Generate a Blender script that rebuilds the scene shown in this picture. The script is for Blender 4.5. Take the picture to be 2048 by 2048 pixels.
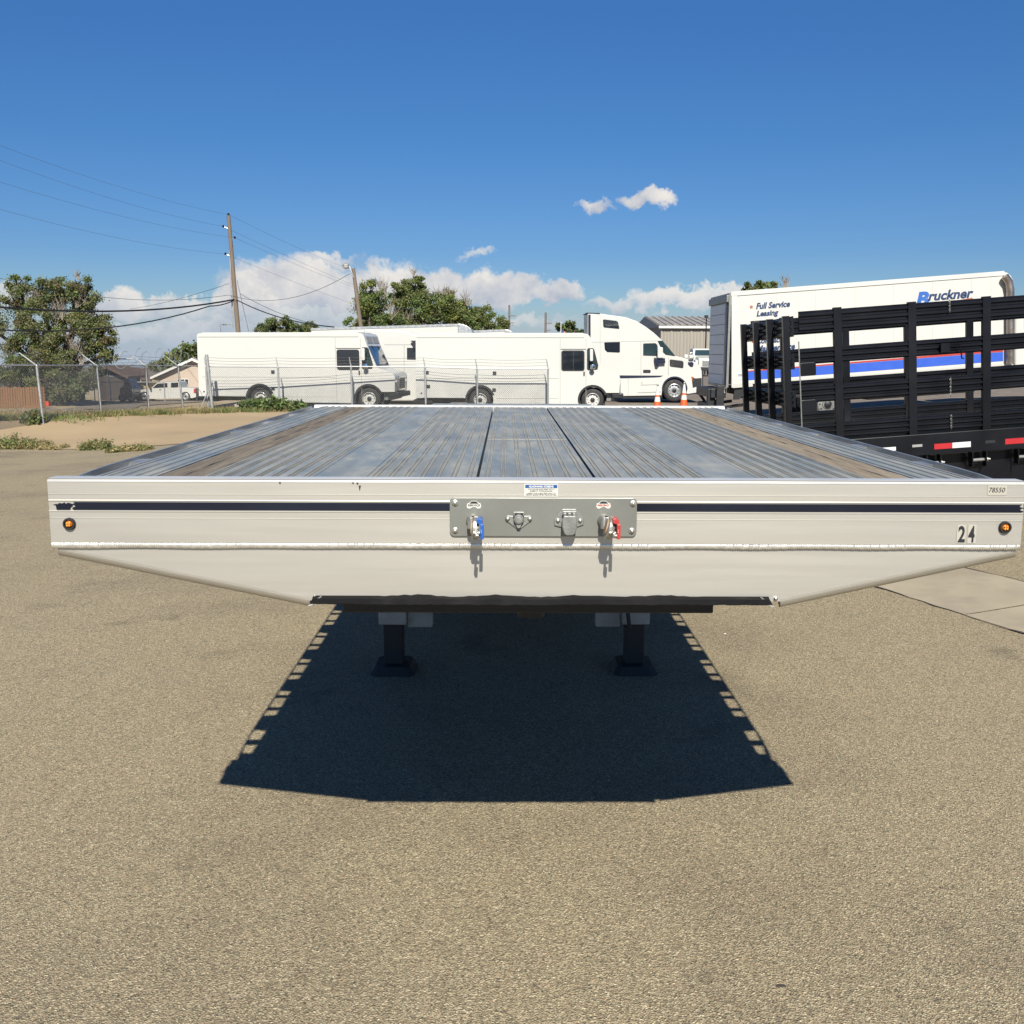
import bpy, bmesh, math, random
import numpy as np
from mathutils import Vector, Matrix

random.seed(7); rng = np.random.default_rng(7)
scene = bpy.context.scene
for o in list(bpy.data.objects): bpy.data.objects.remove(o)
C = scene.collection
R = math.radians

# ------------------------------------------------------------------ camera
F, PITCH, ROLL, CAMZ = 2051.0, R(8.98), R(0.22), 1.93       # focal length in px of the 2048 px photograph
fw = Vector((0, math.cos(PITCH), -math.sin(PITCH)))
up0 = Vector((0, math.sin(PITCH), math.cos(PITCH))); rt0 = Vector((1, 0, 0))
rt = rt0*math.cos(ROLL) + up0*math.sin(ROLL); up = up0*math.cos(ROLL) - rt0*math.sin(ROLL)
cd = bpy.data.cameras.new('camera'); cam = bpy.data.objects.new('camera', cd); C.objects.link(cam)
cd.sensor_width = 36; cd.lens = F/2048*36; cd.clip_start = .05; cd.clip_end = 6000
cam.matrix_world = Matrix(((rt.x, up.x, -fw.x, 0), (rt.y, up.y, -fw.y, 0), (rt.z, up.z, -fw.z, CAMZ), (0, 0, 0, 1)))
scene.camera = cam
CAM = Vector((0, 0, CAMZ))
scene.render.resolution_x = scene.render.resolution_y = 1024

# ------------------------------------------------------------------ light and exposure
SUN_EL = R(40.0); SUN_DX = .053                      # shadows run away from the camera, a touch to the left
sdir = Vector((SUN_DX*math.cos(SUN_EL), -math.cos(SUN_EL), math.sin(SUN_EL))).normalized()   # towards the sun
sl = bpy.data.lights.new('sun', 'SUN'); sl.energy = 5.0; sl.angle = R(.5); sl.color = (1, .945, .83)
so = bpy.data.objects.new('sun', sl); C.objects.link(so); so.location = (5, -20, 30)
so.rotation_euler = sdir.to_track_quat('Z', 'Y').to_euler()
scene.view_settings.view_transform = 'Standard'; scene.view_settings.look = 'None'
scene.view_settings.exposure = 0.70; scene.view_settings.gamma = 1
scene.view_settings.use_curve_mapping = False
scene.render.engine = 'CYCLES'; scene.cycles.max_bounces = 6; scene.cycles.diffuse_bounces = 3; scene.cycles.glossy_bounces = 3

w = bpy.data.worlds.new('World'); scene.world = w; w.use_nodes = True
wn, wl = w.node_tree.nodes, w.node_tree.links
wn.clear()
def N(nodes, kind, **kw):
    n = nodes.new(kind)
    for k, v in kw.items(): setattr(n, k, v)
    return n
def wmath(op, a, b=None, c=None, clamp=False):
    n = N(wn, 'ShaderNodeMath', operation=op); n.use_clamp = clamp
    for i, s in enumerate((a, b, c)):
        if s is None: continue
        if isinstance(s, (int, float)): n.inputs[i].default_value = s
        else: wl.new(s, n.inputs[i])
    return n.outputs[0]
sky = N(wn, 'ShaderNodeTexSky', sky_type='NISHITA'); sky.sun_disc = False
sky.sun_elevation = SUN_EL; sky.sun_rotation = math.pi - math.atan(SUN_DX)
sky.altitude = 500; sky.air_density = 1.0; sky.dust_density = .6; sky.ozone_density = 3.0
tc = N(wn, 'ShaderNodeTexCoord'); sp = N(wn, 'ShaderNodeSeparateXYZ'); wl.new(tc.outputs['Generated'], sp.inputs[0])
az = wmath('ARCTAN2', sp.outputs[0], sp.outputs[1])
el = wmath('ARCSINE', wmath('MINIMUM', wmath('MAXIMUM', sp.outputs[2], -1.0), 1.0))
def wvec(op, *ins):
    n = N(wn, 'ShaderNodeVectorMath', operation=op)
    for i, s_ in enumerate(ins):
        if isinstance(s_, tuple): n.inputs[i].default_value = s_
        else: wl.new(s_, n.inputs[i])
    return n
def wnoise(scale, detail, rough, off=0.0):
    n = N(wn, 'ShaderNodeTexNoise'); n.inputs['Scale'].default_value = scale; n.inputs['Detail'].default_value = detail
    n.inputs['Roughness'].default_value = rough
    wl.new(wvec('ADD', tc.outputs['Generated'], (off, off*.7, -off)).outputs[0], n.inputs['Vector']); return n
def centred(s): return wmath('SUBTRACT', s, .5)
nb1, nb2 = wnoise(34, 6, .62, 1.0), wnoise(38, 6, .62, 5.0)
azw = wmath('ADD', az, wmath('MULTIPLY', centred(nb1.outputs[0]), .070))
elw = wmath('ADD', el, wmath('MULTIPLY', centred(nb2.outputs[0]), .043))
cxyz = N(wn, 'ShaderNodeCombineXYZ'); wl.new(azw, cxyz.inputs[0]); wl.new(elw, cxyz.inputs[1]); cvec = cxyz.outputs[0]
def pix_dir(px, py):
    return (rt*((px-1024)/F) + fw + up*((1024-py)/F)).normalized()
blobs = [(600, 568, 150, 56, 1), (500, 596, 66, 52, 1), (655, 521, 78, 13, .8), (690, 590, 120, 42, .9), (770, 572, 85, 46, 1), (870, 578, 95, 42, 1), (965, 580, 85, 40, 1),
         (1045, 582, 60, 32, .95), (1122, 582, 52, 23, .95), (620, 632, 250, 24, .5), (250, 612, 66, 30, .9), (340, 612, 95, 24, .7), (270, 668, 100, 22, .65),
         (420, 655, 110, 28, .7), (645, 642, 72, 20, .85), (10, 590, 45, 26, .5), (1360, 600, 105, 22, .8), (1240, 608, 80, 14, .6), (1450, 590, 60, 20, .75), (880, 645, 320, 16, .4),
         (1190, 411, 46, 13, .95), (1306, 398, 56, 19, 1), (960, 511, 38, 10, .7)]
val = data = None
for cx, cy, rx, ry, br in blobs:
    d = pix_dir(cx, cy); a0 = math.atan2(d.x, d.y); e0 = math.asin(d.z); su, sv = F/rx, F/ry
    q = wvec('MULTIPLY_ADD', cvec, (su, sv, 0), (-a0*su, -e0*sv, br)).outputs[0]
    small = min(1.0, ry/22.0)                        # small clouds: softer body
    vi = wmath('MULTIPLY_ADD', wvec('DOT_PRODUCT', q, q).outputs['Value'], -small, small*(1+br*br))
    if val is None: val, data = vi, q
    else:
        mixv = N(wn, 'ShaderNodeMix', data_type='VECTOR'); wl.new(wmath('GREATER_THAN', vi, val), mixv.inputs['Factor'])
        wl.new(data, mixv.inputs[4]); wl.new(q, mixv.inputs[5]); data = mixv.outputs[1]
        val = wmath('MAXIMUM', val, vi)
sd = N(wn, 'ShaderNodeSeparateXYZ'); wl.new(data, sd.inputs[0]); hrel, bright = sd.outputs[1], sd.outputs[2]
# the same broken cumulus goes on round the rest of the horizon
nw = wnoise(4.5, 6, .6, 21.0)
side = wmath('MULTIPLY', wmath('SUBTRACT', wmath('ABSOLUTE', az), .58), 6.0, clamp=True)
low = wmath('MULTIPLY', wmath('SUBTRACT', .26, wmath('ABSOLUTE', wmath('SUBTRACT', el, .07))), 5.0, clamp=True)
band = wmath('MULTIPLY', side, low)
far = wmath('ADD', wmath('MULTIPLY', wmath('SUBTRACT', nw.outputs[0], .56), 6.0), wmath('MULTIPLY', wmath('SUBTRACT', band, 1.0), 3.0))
val = wmath('MAXIMUM', val, far)
mr = N(wn, 'ShaderNodeMapRange', interpolation_type='SMOOTHSTEP'); wl.new(val, mr.inputs[0])
mr.inputs[1].default_value = -.14; mr.inputs[2].default_value = .62
ns = wnoise(26, 5, .58, 14.0)
lit = wmath('ADD', wmath('MULTIPLY', hrel, .34), wmath('ADD', wmath('MULTIPLY', centred(ns.outputs[0]), 2.4), .60), clamp=True)
dens = wmath('MULTIPLY', mr.outputs[0], wmath('ADD', wmath('MULTIPLY', bright, .55), .45), clamp=True)
cmix = N(wn, 'ShaderNodeMix', data_type='RGBA'); wl.new(lit, cmix.inputs['Factor'])
CLOUD = 10.4
cmix.inputs['A'].default_value = (.50*CLOUD, .56*CLOUD, .68*CLOUD, 1); cmix.inputs['B'].default_value = (1.0*CLOUD, .96*CLOUD, .91*CLOUD, 1)
tint = N(wn, 'ShaderNodeMix', data_type='RGBA', blend_type='MULTIPLY'); tint.inputs['Factor'].default_value = 1
trp = N(wn, 'ShaderNodeValToRGB'); wl.new(wmath('MULTIPLY', el, 1/.35), trp.inputs[0])            # deep high-altitude blue, paler towards the horizon
te = trp.color_ramp.elements; te[0].position = 0; te[0].color = (.72, .84, .98, 1); te[1].position = .95; te[1].color = (.37, .755, 1.19, 1)
for p_, c_ in ((.25, (.46, .69, 1.0, 1)), (.55, (.37, .70, 1.05, 1))): e_ = te.new(p_); e_.color = c_
wl.new(sky.outputs[0], tint.inputs['A']); wl.new(trp.outputs[0], tint.inputs['B'])
smix = N(wn, 'ShaderNodeMix', data_type='RGBA'); wl.new(dens, smix.inputs['Factor'])
wl.new(tint.outputs['Result'], smix.inputs['A']); wl.new(cmix.outputs['Result'], smix.inputs['B'])
hz = N(wn, 'ShaderNodeMapRange', interpolation_type='SMOOTHSTEP'); wl.new(el, hz.inputs[0]); hz.inputs[1].default_value = .055; hz.inputs[2].default_value = -.015; hz.inputs[4].default_value = .9
hmix = N(wn, 'ShaderNodeMix', data_type='RGBA'); wl.new(hz.outputs[0], hmix.inputs['Factor']); wl.new(smix.outputs['Result'], hmix.inputs['A']); hmix.inputs['B'].default_value = (5.2, 6.2, 7.6, 1)   # pale haze at the horizon
bg = N(wn, 'ShaderNodeBackground'); bg.inputs[1].default_value = .05
wl.new(hmix.outputs['Result'], bg.inputs[0])
w.cycles.sampling_method = 'MANUAL'; w.cycles.sample_map_resolution = 256
wo = N(wn, 'ShaderNodeOutputWorld'); wl.new(bg.outputs[0], wo.inputs[0])

# ------------------------------------------------------------------ pixel helpers
def ray(px, py): return rt*((px-1024)/F) + fw + up*((1024-py)/F)
def at(px, py, Y):                                   # the point that pixel shows on the upright plane y = Y
    d = ray(px, py); return CAM + d*(Y/d.y)
def S(a, b, t):
    t = min(1, max(0, (t-a)/(b-a))); return t*t*(3-2*t)
def interp(t, tab):
    if t <= tab[0][0]: return tab[0][1]
    for (a, u), (b, v) in zip(tab, tab[1:]):
        if t <= b: return u + (v-u)*(t-a)/(b-a)
    return tab[-1][1]
ZL = [(24, -.05), (28, -.10), (33, -.2), (38, -.34), (45, -.75), (67, -1.95), (85, -2.25), (140, -2.6), (500, -3)]
def ytop(x): return interp(x, [(-14.6, 28.6), (-9, 37.4)])
def zg(x, y):                                        # height of the ground
    za = -.35*S(8, 30, y) - .27*S(-6, -11, x)*S(12, 25, y)
    zl = interp(y, ZL); wl_ = max(S(-11.5, -19, x), 1-S(36, 39, y))
    zu = -.35 + (zl+.35)*wl_
    t = min(1, max(0, (y-26)/(ytop(x)-26)))
    z = za + (zu-za)*t
    z -= .0175*max(0, y-140)
    return z + .077*min(12, max(0, x-3.4))*S(5, 9, y)*(1-S(33, 43, y))
def G(px, py):                                       # the ground point that pixel shows
    d = ray(px, py); t = .5
    prev = 0
    while t < 900:
        p = CAM + d*t
        if p.z <= zg(p.x, p.y):
            lo, hi = prev, t
            for _ in range(30):
                m = (lo+hi)/2; q = CAM + d*m
                if q.z <= zg(q.x, q.y): hi = m
                else: lo = m
            return CAM + d*hi
        prev = t; t += .25
    return CAM + d*900

# ------------------------------------------------------------------ materials
MATS = {}; ALB = .845
def srgb(r, g, b):
    f = lambda c: (c/255/12.92 if c <= 10 else ((c/255+.055)/1.055)**2.4)
    return (f(r), f(g), f(b))
def M(name, col, rough=.5, metal=0.0, var=.1, scale=4.0, bump=0.0, bscale=60.0, spec=.5, coat=0.0, dirt=None, dirt_amt=.0, dirt_scale=2.0, stretch=None, trans=0.0, rvar=1.0):
    col = tuple(c*ALB for c in col); dirt = tuple(c*ALB for c in dirt) if dirt else None
    m = bpy.data.materials.new(name); m.use_nodes = True; nt = m.node_tree; n, l = nt.nodes, nt.links
    b = n['Principled BSDF']; b.inputs['Roughness'].default_value = rough; b.inputs['Metallic'].default_value = metal
    b.inputs['Specular IOR Level'].default_value = spec; b.inputs['Coat Weight'].default_value = coat
    b.inputs['Coat Roughness'].default_value = .08
    t = N(n, 'ShaderNodeTexCoord'); src = t.outputs['Object']
    if stretch:
        mp = N(n, 'ShaderNodeMapping'); mp.inputs['Scale'].default_value = stretch; l.new(src, mp.inputs[0]); src = mp.outputs[0]
    nz = N(n, 'ShaderNodeTexNoise'); nz.inputs['Scale'].default_value = scale; nz.inputs['Detail'].default_value = 6; l.new(src, nz.inputs['Vector'])
    mx = N(n, 'ShaderNodeMix', data_type='RGBA')
    rp = N(n, 'ShaderNodeMapRange'); rp.inputs[1].default_value = .3; rp.inputs[2].default_value = .7; l.new(nz.outputs[0], rp.inputs[0]); l.new(rp.outputs[0], mx.inputs['Factor'])
    mx.inputs['A'].default_value = tuple(c*(1-var) for c in col)+(1,); mx.inputs['B'].default_value = tuple(min(1, c*(1+var)) for c in col)+(1,)
    out = mx.outputs['Result']
    rr = N(n, 'ShaderNodeMapRange'); rr.inputs[1].default_value = .3; rr.inputs[2].default_value = .7
    rr.inputs[3].default_value = max(.02, rough*(1-.15*rvar)); rr.inputs[4].default_value = min(1, rough*(1+.18*rvar)); l.new(nz.outputs[0], rr.inputs[0]); l.new(rr.outputs[0], b.inputs['Roughness'])
    if dirt:
        n2 = N(n, 'ShaderNodeTexNoise'); n2.inputs['Scale'].default_value = dirt_scale; n2.inputs['Detail'].default_value = 9; n2.inputs['Roughness'].default_value = .65; l.new(src, n2.inputs['Vector'])
        r2 = N(n, 'ShaderNodeMapRange'); r2.inputs[1].default_value = .48; r2.inputs[2].default_value = .72; r2.inputs[4].default_value = dirt_amt; l.new(n2.outputs[0], r2.inputs[0])
        m2 = N(n, 'ShaderNodeMix', data_type='RGBA'); l.new(r2.outputs[0], m2.inputs['Factor']); l.new(out, m2.inputs['A']); m2.inputs['B'].default_value = tuple(dirt)+(1,)
        out = m2.outputs['Result']
    l.new(out, b.inputs['Base Color'])
    if bump:
        n3 = N(n, 'ShaderNodeTexNoise'); n3.inputs['Scale'].default_value = bscale; n3.inputs['Detail'].default_value = 4; l.new(src, n3.inputs['Vector'])
        bp = N(n, 'ShaderNodeBump'); bp.inputs['Strength'].default_value = bump; bp.inputs['Distance'].default_value = .01
        l.new(n3.outputs[0], bp.inputs['Height']); l.new(bp.outputs[0], b.inputs['Normal'])
    if trans: b.inputs['Transmission Weight'].default_value = trans
    MATS[name] = m; return m

def asphalt():
    m = bpy.data.materials.new('asphalt'); m.use_nodes = True; n, l = m.node_tree.nodes, m.node_tree.links
    b = n['Principled BSDF']; b.inputs['Roughness'].default_value = .88; b.inputs['Specular IOR Level'].default_value = .3
    t = N(n, 'ShaderNodeTexCoord'); P = t.outputs['Object']
    def noise(s, d, r=.5):
        k = N(n, 'ShaderNodeTexNoise'); k.inputs['Scale'].default_value = s; k.inputs['Detail'].default_value = d; k.inputs['Roughness'].default_value = r; l.new(P, k.inputs['Vector']); return k.outputs[0]
    def ramp(src, stops):
        k = N(n, 'ShaderNodeValToRGB'); l.new(src, k.inputs[0]); e = k.color_ramp.elements
        while len(e) < len(stops): e.new(.5)
        for el_, (p, c) in zip(e, stops): el_.position = p; el_.color = tuple(c)+(1,) if len(c) == 3 else c
        return k.outputs[0]
    def mix(f, a, c, mode='MIX'):
        k = N(n, 'ShaderNodeMix', data_type='RGBA', blend_type=mode)
        if isinstance(f, float): k.inputs['Factor'].default_value = f
        else: l.new(f, k.inputs['Factor'])
        for s, i in ((a, 'A'), (c, 'B')):
            if isinstance(s, tuple): k.inputs[i].default_value = s+(1,)
            else: l.new(s, k.inputs[i])
        return k.outputs['Result']
    v = N(n, 'ShaderNodeTexVoronoi'); v.inputs['Scale'].default_value = 185; l.new(P, v.inputs['Vector'])
    v2 = N(n, 'ShaderNodeTexVoronoi'); v2.inputs['Scale'].default_value = 92; l.new(P, v2.inputs['Vector'])
    sep = N(n, 'ShaderNodeSeparateColor'); l.new(v.outputs['Color'], sep.inputs[0])
    sep2 = N(n, 'ShaderNodeSeparateColor'); l.new(v2.outputs['Color'], sep2.inputs[0])
    stone = ramp(sep.outputs[0], [(0, (0.089, 0.078, 0.061)), (.22, (0.186, 0.152, 0.105)), (.45, (0.308, 0.251, 0.173)), (.75, (0.381, 0.31, 0.213)), (.93, (0.583, 0.496, 0.355)), (1, (0.81, 0.713, 0.54))])
    big = ramp(sep2.outputs[1], [(0, (0.113, 0.096, 0.074)), (.3, (0.275, 0.225, 0.156)), (.8, (0.356, 0.295, 0.206)), (.97, (0.405, 0.264, 0.177)), (1, (0.535, 0.449, 0.327))])
    col = mix(.4, stone, big)
    # pits between the stones where the binder shows
    pit = ramp(noise(95, 3, .7), [(.32, (.22, .21, .2)), (.45, (1.06, 1.06, 1.06))]); col = mix(.7, col, pit, 'MULTIPLY')
    pit2 = ramp(noise(34, 6, .8), [(.28, (.16, .15, .14)), (.37, (1, 1, 1))]); col = mix(.95, col, pit2, 'MULTIPLY')
    # worn and oily areas
    wear = ramp(noise(.55, 6, .6), [(.3, (.76, .765, .77)), (.5, (.98, 1, .97)), (.72, (1.04, 1.04, .99))]); col = mix(1.0, col, wear, 'MULTIPLY')
    oil = ramp(noise(1.3, 6, .62), [(.28, (.6, .6, .62)), (.40, (1, 1, 1))]); col = mix(.8, col, oil, 'MULTIPLY')
    col = mix(1.0, col, (ALB*1.10, ALB*1.09, ALB*1.03), 'MULTIPLY')
    l.new(col, b.inputs['Base Color'])
    bp = N(n, 'ShaderNodeBump'); bp.inputs['Strength'].default_value = .85; bp.inputs['Distance'].default_value = .006
    h = N(n, 'ShaderNodeMath', operation='ADD'); l.new(v.outputs['Distance'], h.inputs[0]); l.new(noise(60, 5, .7), h.inputs[1])
    l.new(h.outputs[0], bp.inputs['Height']); l.new(bp.outputs[0], b.inputs['Normal'])
    MATS['asphalt'] = m
asphalt()
M('concrete_pan', (.37, .315, .225), .85, var=.12, scale=1.3, bump=.25, bscale=180, dirt=(.22, .19, .15), dirt_amt=.55, dirt_scale=2.2)
M('concrete_apron', (.37, .272, .158), .85, var=.07, scale=.5, bump=.15, bscale=60, dirt=(.30, .23, .15), dirt_amt=.3, dirt_scale=.6)
M('dry_earth', (.36, .28, .17), .95, var=.3, scale=.8, bump=.5, bscale=9, dirt=(.42, .33, .19), dirt_amt=.8, dirt_scale=.25)
M('gravel', (.19, .155, .12), .95, var=.3, scale=3, bump=.5, bscale=25, dirt=(.12, .1, .08), dirt_amt=.6, dirt_scale=.35)
M('alley', (.23, .19, .145), .9, var=.15, scale=.8, bump=.3, bscale=30, dirt=(.25, .2, .14), dirt_amt=.5, dirt_scale=.4)
M('aluminium', (.615, .59, .53), .50, metal=.80, var=.025, scale=3.4, stretch=(.7, 6, 16), rvar=.25, dirt=(.56, .49, .42), dirt_amt=.30, dirt_scale=1.1)
M('aluminium_edge', (.80, .79, .76), .42, metal=.5, var=.05, scale=6)
M('weld_metal', (.86, .84, .78), .38, metal=.75, var=.12, scale=60)
M('steel_grey_paint', (.22, .225, .205), .42, metal=.35, var=.05, scale=6, bump=.02, bscale=90)
M('cast_metal', (.50, .49, .45), .38, metal=.8, var=.12, scale=40, bump=.15, bscale=150)
M('cast_grey', (.27, .275, .26), .45, metal=.5, var=.1, scale=30, bump=.12, bscale=150)
M('bright_steel', (.75, .74, .71), .25, metal=1, var=.06, scale=30)
M('navy_tape', (.006, .008, .018), .5, var=.25, scale=3, spec=.25, dirt=(.012, .018, .032), dirt_amt=.6, dirt_scale=1.2)
M('white_vinyl', (.60, .59, .54), .45, var=.03)
M('clear_film', (.42, .40, .345), .5, var=.04)
M('white_print', (.84, .84, .82), .5, var=.02)
M('black_print', (.016, .017, .024), .5, var=.05)
M('blue_print', (.02, .08, .26), .5, var=.05)
M('blue_anodised', (.02, .11, .42), .4, metal=.2, var=.1, scale=30)
M('red_plate', (.46, .045, .04), .45, var=.15, scale=30)
M('rubber_seal', (.32, .22, .13), .7, var=.2, scale=40)
M('amber_lens', (.45, .11, .008), .2, var=.2, scale=120, coat=.5)
M('amber_led', (.75, .32, .03), .3, var=.1, scale=80)
M('rubber', (.014, .014, .016), .75, var=.2, scale=8, bump=.2, bscale=60)
M('tyre', (.028, .028, .03), .8, var=.25, scale=8, bump=.3, bscale=40, dirt=(.09, .08, .065), dirt_amt=.4, dirt_scale=6)
M('black_steel', (.0045, .005, .008), .32, var=.3, scale=3, spec=.32, dirt=(.010, .010, .012), dirt_amt=.6, dirt_scale=2.5)
M('grease_black', (.004, .004, .005), .75, var=.4, scale=10, bump=.4, bscale=28, spec=.2)
M('under_steel', (.028, .028, .027), .7, var=.3, scale=5)
M('leg_white', (.42, .41, .37), .6, var=.15, scale=5, dirt=(.15, .13, .1), dirt_amt=.7, dirt_scale=5)
M('wood_strip_pale', (.25, .20, .14), .88, var=.28, scale=6, stretch=(16, .8, 1), bump=.5, bscale=30, dirt=(.36, .31, .235), dirt_amt=.85, dirt_scale=1.6)
M('wood_strip', (.165, .135, .10), .85, var=.35, scale=6, stretch=(16, .8, 1), bump=.5, bscale=30, dirt=(.26, .22, .165), dirt_amt=.7, dirt_scale=1.6)
def deck_metal():
    m = M('deck_aluminium', (.31, .325, .315), .58, metal=.32, spec=.35, var=.10, scale=2.5, stretch=(5, .6, 1), bump=.05, bscale=60)
    n, l = m.node_tree.nodes, m.node_tree.links; b = n['Principled BSDF']
    t = N(n, 'ShaderNodeTexCoord')
    old = b.inputs['Base Color'].links[0].from_socket
    def layer(old, scale, lo, hi, col, amt, st):
        mp = N(n, 'ShaderNodeMapping'); mp.inputs['Scale'].default_value = st; l.new(t.outputs['Object'], mp.inputs[0])
        k = N(n, 'ShaderNodeTexNoise'); k.inputs['Scale'].default_value = scale; k.inputs['Detail'].default_value = 10; k.inputs['Roughness'].default_value = .74; l.new(mp.outputs[0], k.inputs['Vector'])
        r = N(n, 'ShaderNodeMapRange'); r.inputs[1].default_value = lo; r.inputs[2].default_value = hi; r.inputs[4].default_value = amt; l.new(k.outputs[0], r.inputs[0])
        x = N(n, 'ShaderNodeMix', data_type='RGBA'); l.new(r.outputs[0], x.inputs['Factor']); l.new(old, x.inputs['A']); x.inputs['B'].default_value = tuple(col)+(1,)
        return x.outputs['Result'], r.outputs[0]
    # scuffed blue paint left by cargo, dust, dark rubber marks
    o, _ = layer(old, 2.6, .44, .62, (.15, .215, .275), .6, (1.6, .8, 1))
    o, fm = layer(o, 4.0, .45, .70, (.36, .34, .285), .7, (2.6, .7, 1))
    o, _ = layer(o, 3.0, .60, .70, (.13, .135, .14), .45, (1.6, 2.2, 1))
    o, _ = layer(o, 9.0, .66, .70, (.42, .41, .37), .7, (1.2, 1.4, 1))
    l.new(o, b.inputs['Base Color'])
    inv = N(n, 'ShaderNodeMath', operation='MULTIPLY_ADD'); l.new(fm, inv.inputs[0]); inv.inputs[1].default_value = -.4; inv.inputs[2].default_value = .38; l.new(inv.outputs[0], b.inputs['Metallic'])
deck_metal()
M('rib_edge', (.36, .345, .295), .6, metal=.2, var=.3, scale=4, stretch=(1, 1.5, 1), dirt=(.22, .20, .165), dirt_amt=.8, dirt_scale=2)
M('white_paint', (.575, .57, .535), .32, var=.012, scale=.7, coat=.25)
M('white_roof', (.55, .55, .53), .5, var=.03, scale=2)
M('cream_panel', (.50, .495, .46), .4, var=.02, scale=1)
M('seam_grey', (.30, .30, .29), .6, var=.1)
M('glass_dark', (.012, .016, .022), .04, var=.2, scale=2, spec=.8, coat=.6)
M('glass_green', (.025, .045, .05), .05, var=.2, scale=2, spec=.8, coat=.5)
M('black_plastic', (.013, .014, .017), .5, var=.15, scale=8)
M('navy_plastic', (.014, .02, .045), .35, var=.1, scale=8)
M('chrome', (.82, .82, .82), .12, metal=1, var=.04, scale=10)
M('aluminium_plain', (.52, .53, .53), .42, metal=.8, var=.06, scale=8)
M('galvanised', (.40, .41, .41), .5, metal=.55, var=.14, scale=10)
M('wire_steel', (.30, .31, .31), .5, metal=.5, var=.1)
M('line_grey', (.10, .11, .13), .6, var=.1)
M('cable_black', (.012, .012, .014), .6, var=.1)
M('pole_wood', (.175, .135, .10), .85, var=.25, scale=5, stretch=(6, 6, .5), bump=.4, bscale=20)
M('bark', (.10, .078, .058), .9, var=.3, scale=6, bump=.6, bscale=14)
M('dead_twig', (.24, .205, .165), .9, var=.2, scale=6)
M('blue_stripe', (.035, .105, .52), .35, var=.03)
M('red_stripe', (.42, .05, .045), .35, var=.03)
M('navy_letter', (.022, .045, .115), .4, var=.05)
M('logo_blue', (.03, .12, .42), .4, var=.05)
M('rust_red', (.36, .12, .07), .5, var=.1)
M('tan_pipe', (.36, .31, .28), .35, metal=.85, var=.2, scale=5)
M('reflector_red', (.42, .022, .028), .3, var=.08)
M('reflector_white', (.62, .63, .62), .35, var=.05)
M('cone_orange', (.70, .12, .022), .5, var=.08)
M('cone_white', (.68, .67, .62), .5, var=.05)
M('warehouse_wall', (.29, .265, .225), .6, var=.05, scale=.3)
M('warehouse_roof', (.36, .33, .29), .55, metal=.2, var=.2, scale=.6)
M('brown_roof', (.13, .088, .068), .9, var=.25, scale=3, bump=.4, bscale=12)
M('pink_wall', (.53, .43, .345), .85, var=.04, scale=1)
M('tan_wall', (.45, .33, .17), .85, var=.06, scale=1)
M('dark_wall', (.06, .05, .045), .85, var=.2, scale=2)
M('grey_brick', (.22, .20, .175), .9, var=.2, scale=3)
M('trim_white', (.72, .71, .68), .6, var=.04)
M('cedar', (.19, .10, .048), .85, var=.25, scale=3, stretch=(8, 8, .6))
M('dark_car', (.016, .022, .036), .25, var=.1, coat=.5)
M('toy_red', (.55, .06, .03), .5, var=.1)
M('flag_red', (.50, .08, .08), .7, var=.1)
M('flag_blue', (.03, .05, .17), .7, var=.1)
M('litter', (.6, .55, .48), .8, var=.3, scale=10)
def leafmat(name, col, hue2):
    m = M(name, col, .55, var=.28, scale=.9, spec=.3)
    n, l = m.node_tree.nodes, m.node_tree.links; b = n['Principled BSDF']
    o = n['Material Output']; tr = N(n, 'ShaderNodeBsdfTranslucent'); tr.inputs[0].default_value = tuple(hue2)+(1,)
    ms = N(n, 'ShaderNodeMixShader'); ms.inputs[0].default_value = .22; l.new(b.outputs[0], ms.inputs[1]); l.new(tr.outputs[0], ms.inputs[2]); l.new(ms.outputs[0], o.inputs[0])
leafmat('leaf_olive', (.17, .175, .085), (.2, .23, .07))
leafmat('leaf_green', (.125, .18, .055), (.17, .26, .06))
leafmat('leaf_yellow', (.20, .225, .055), (.2, .22, .04))
leafmat('leaf_dark', (.055, .085, .035), (.05, .08, .02))
leafmat('leaf_dry', (.17, .125, .07), (.2, .15, .08))
leafmat('leaf_weed', (.17, .18, .06), (.16, .18, .05))
leafmat('straw', (.36, .275, .135), (.36, .28, .12))

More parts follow.
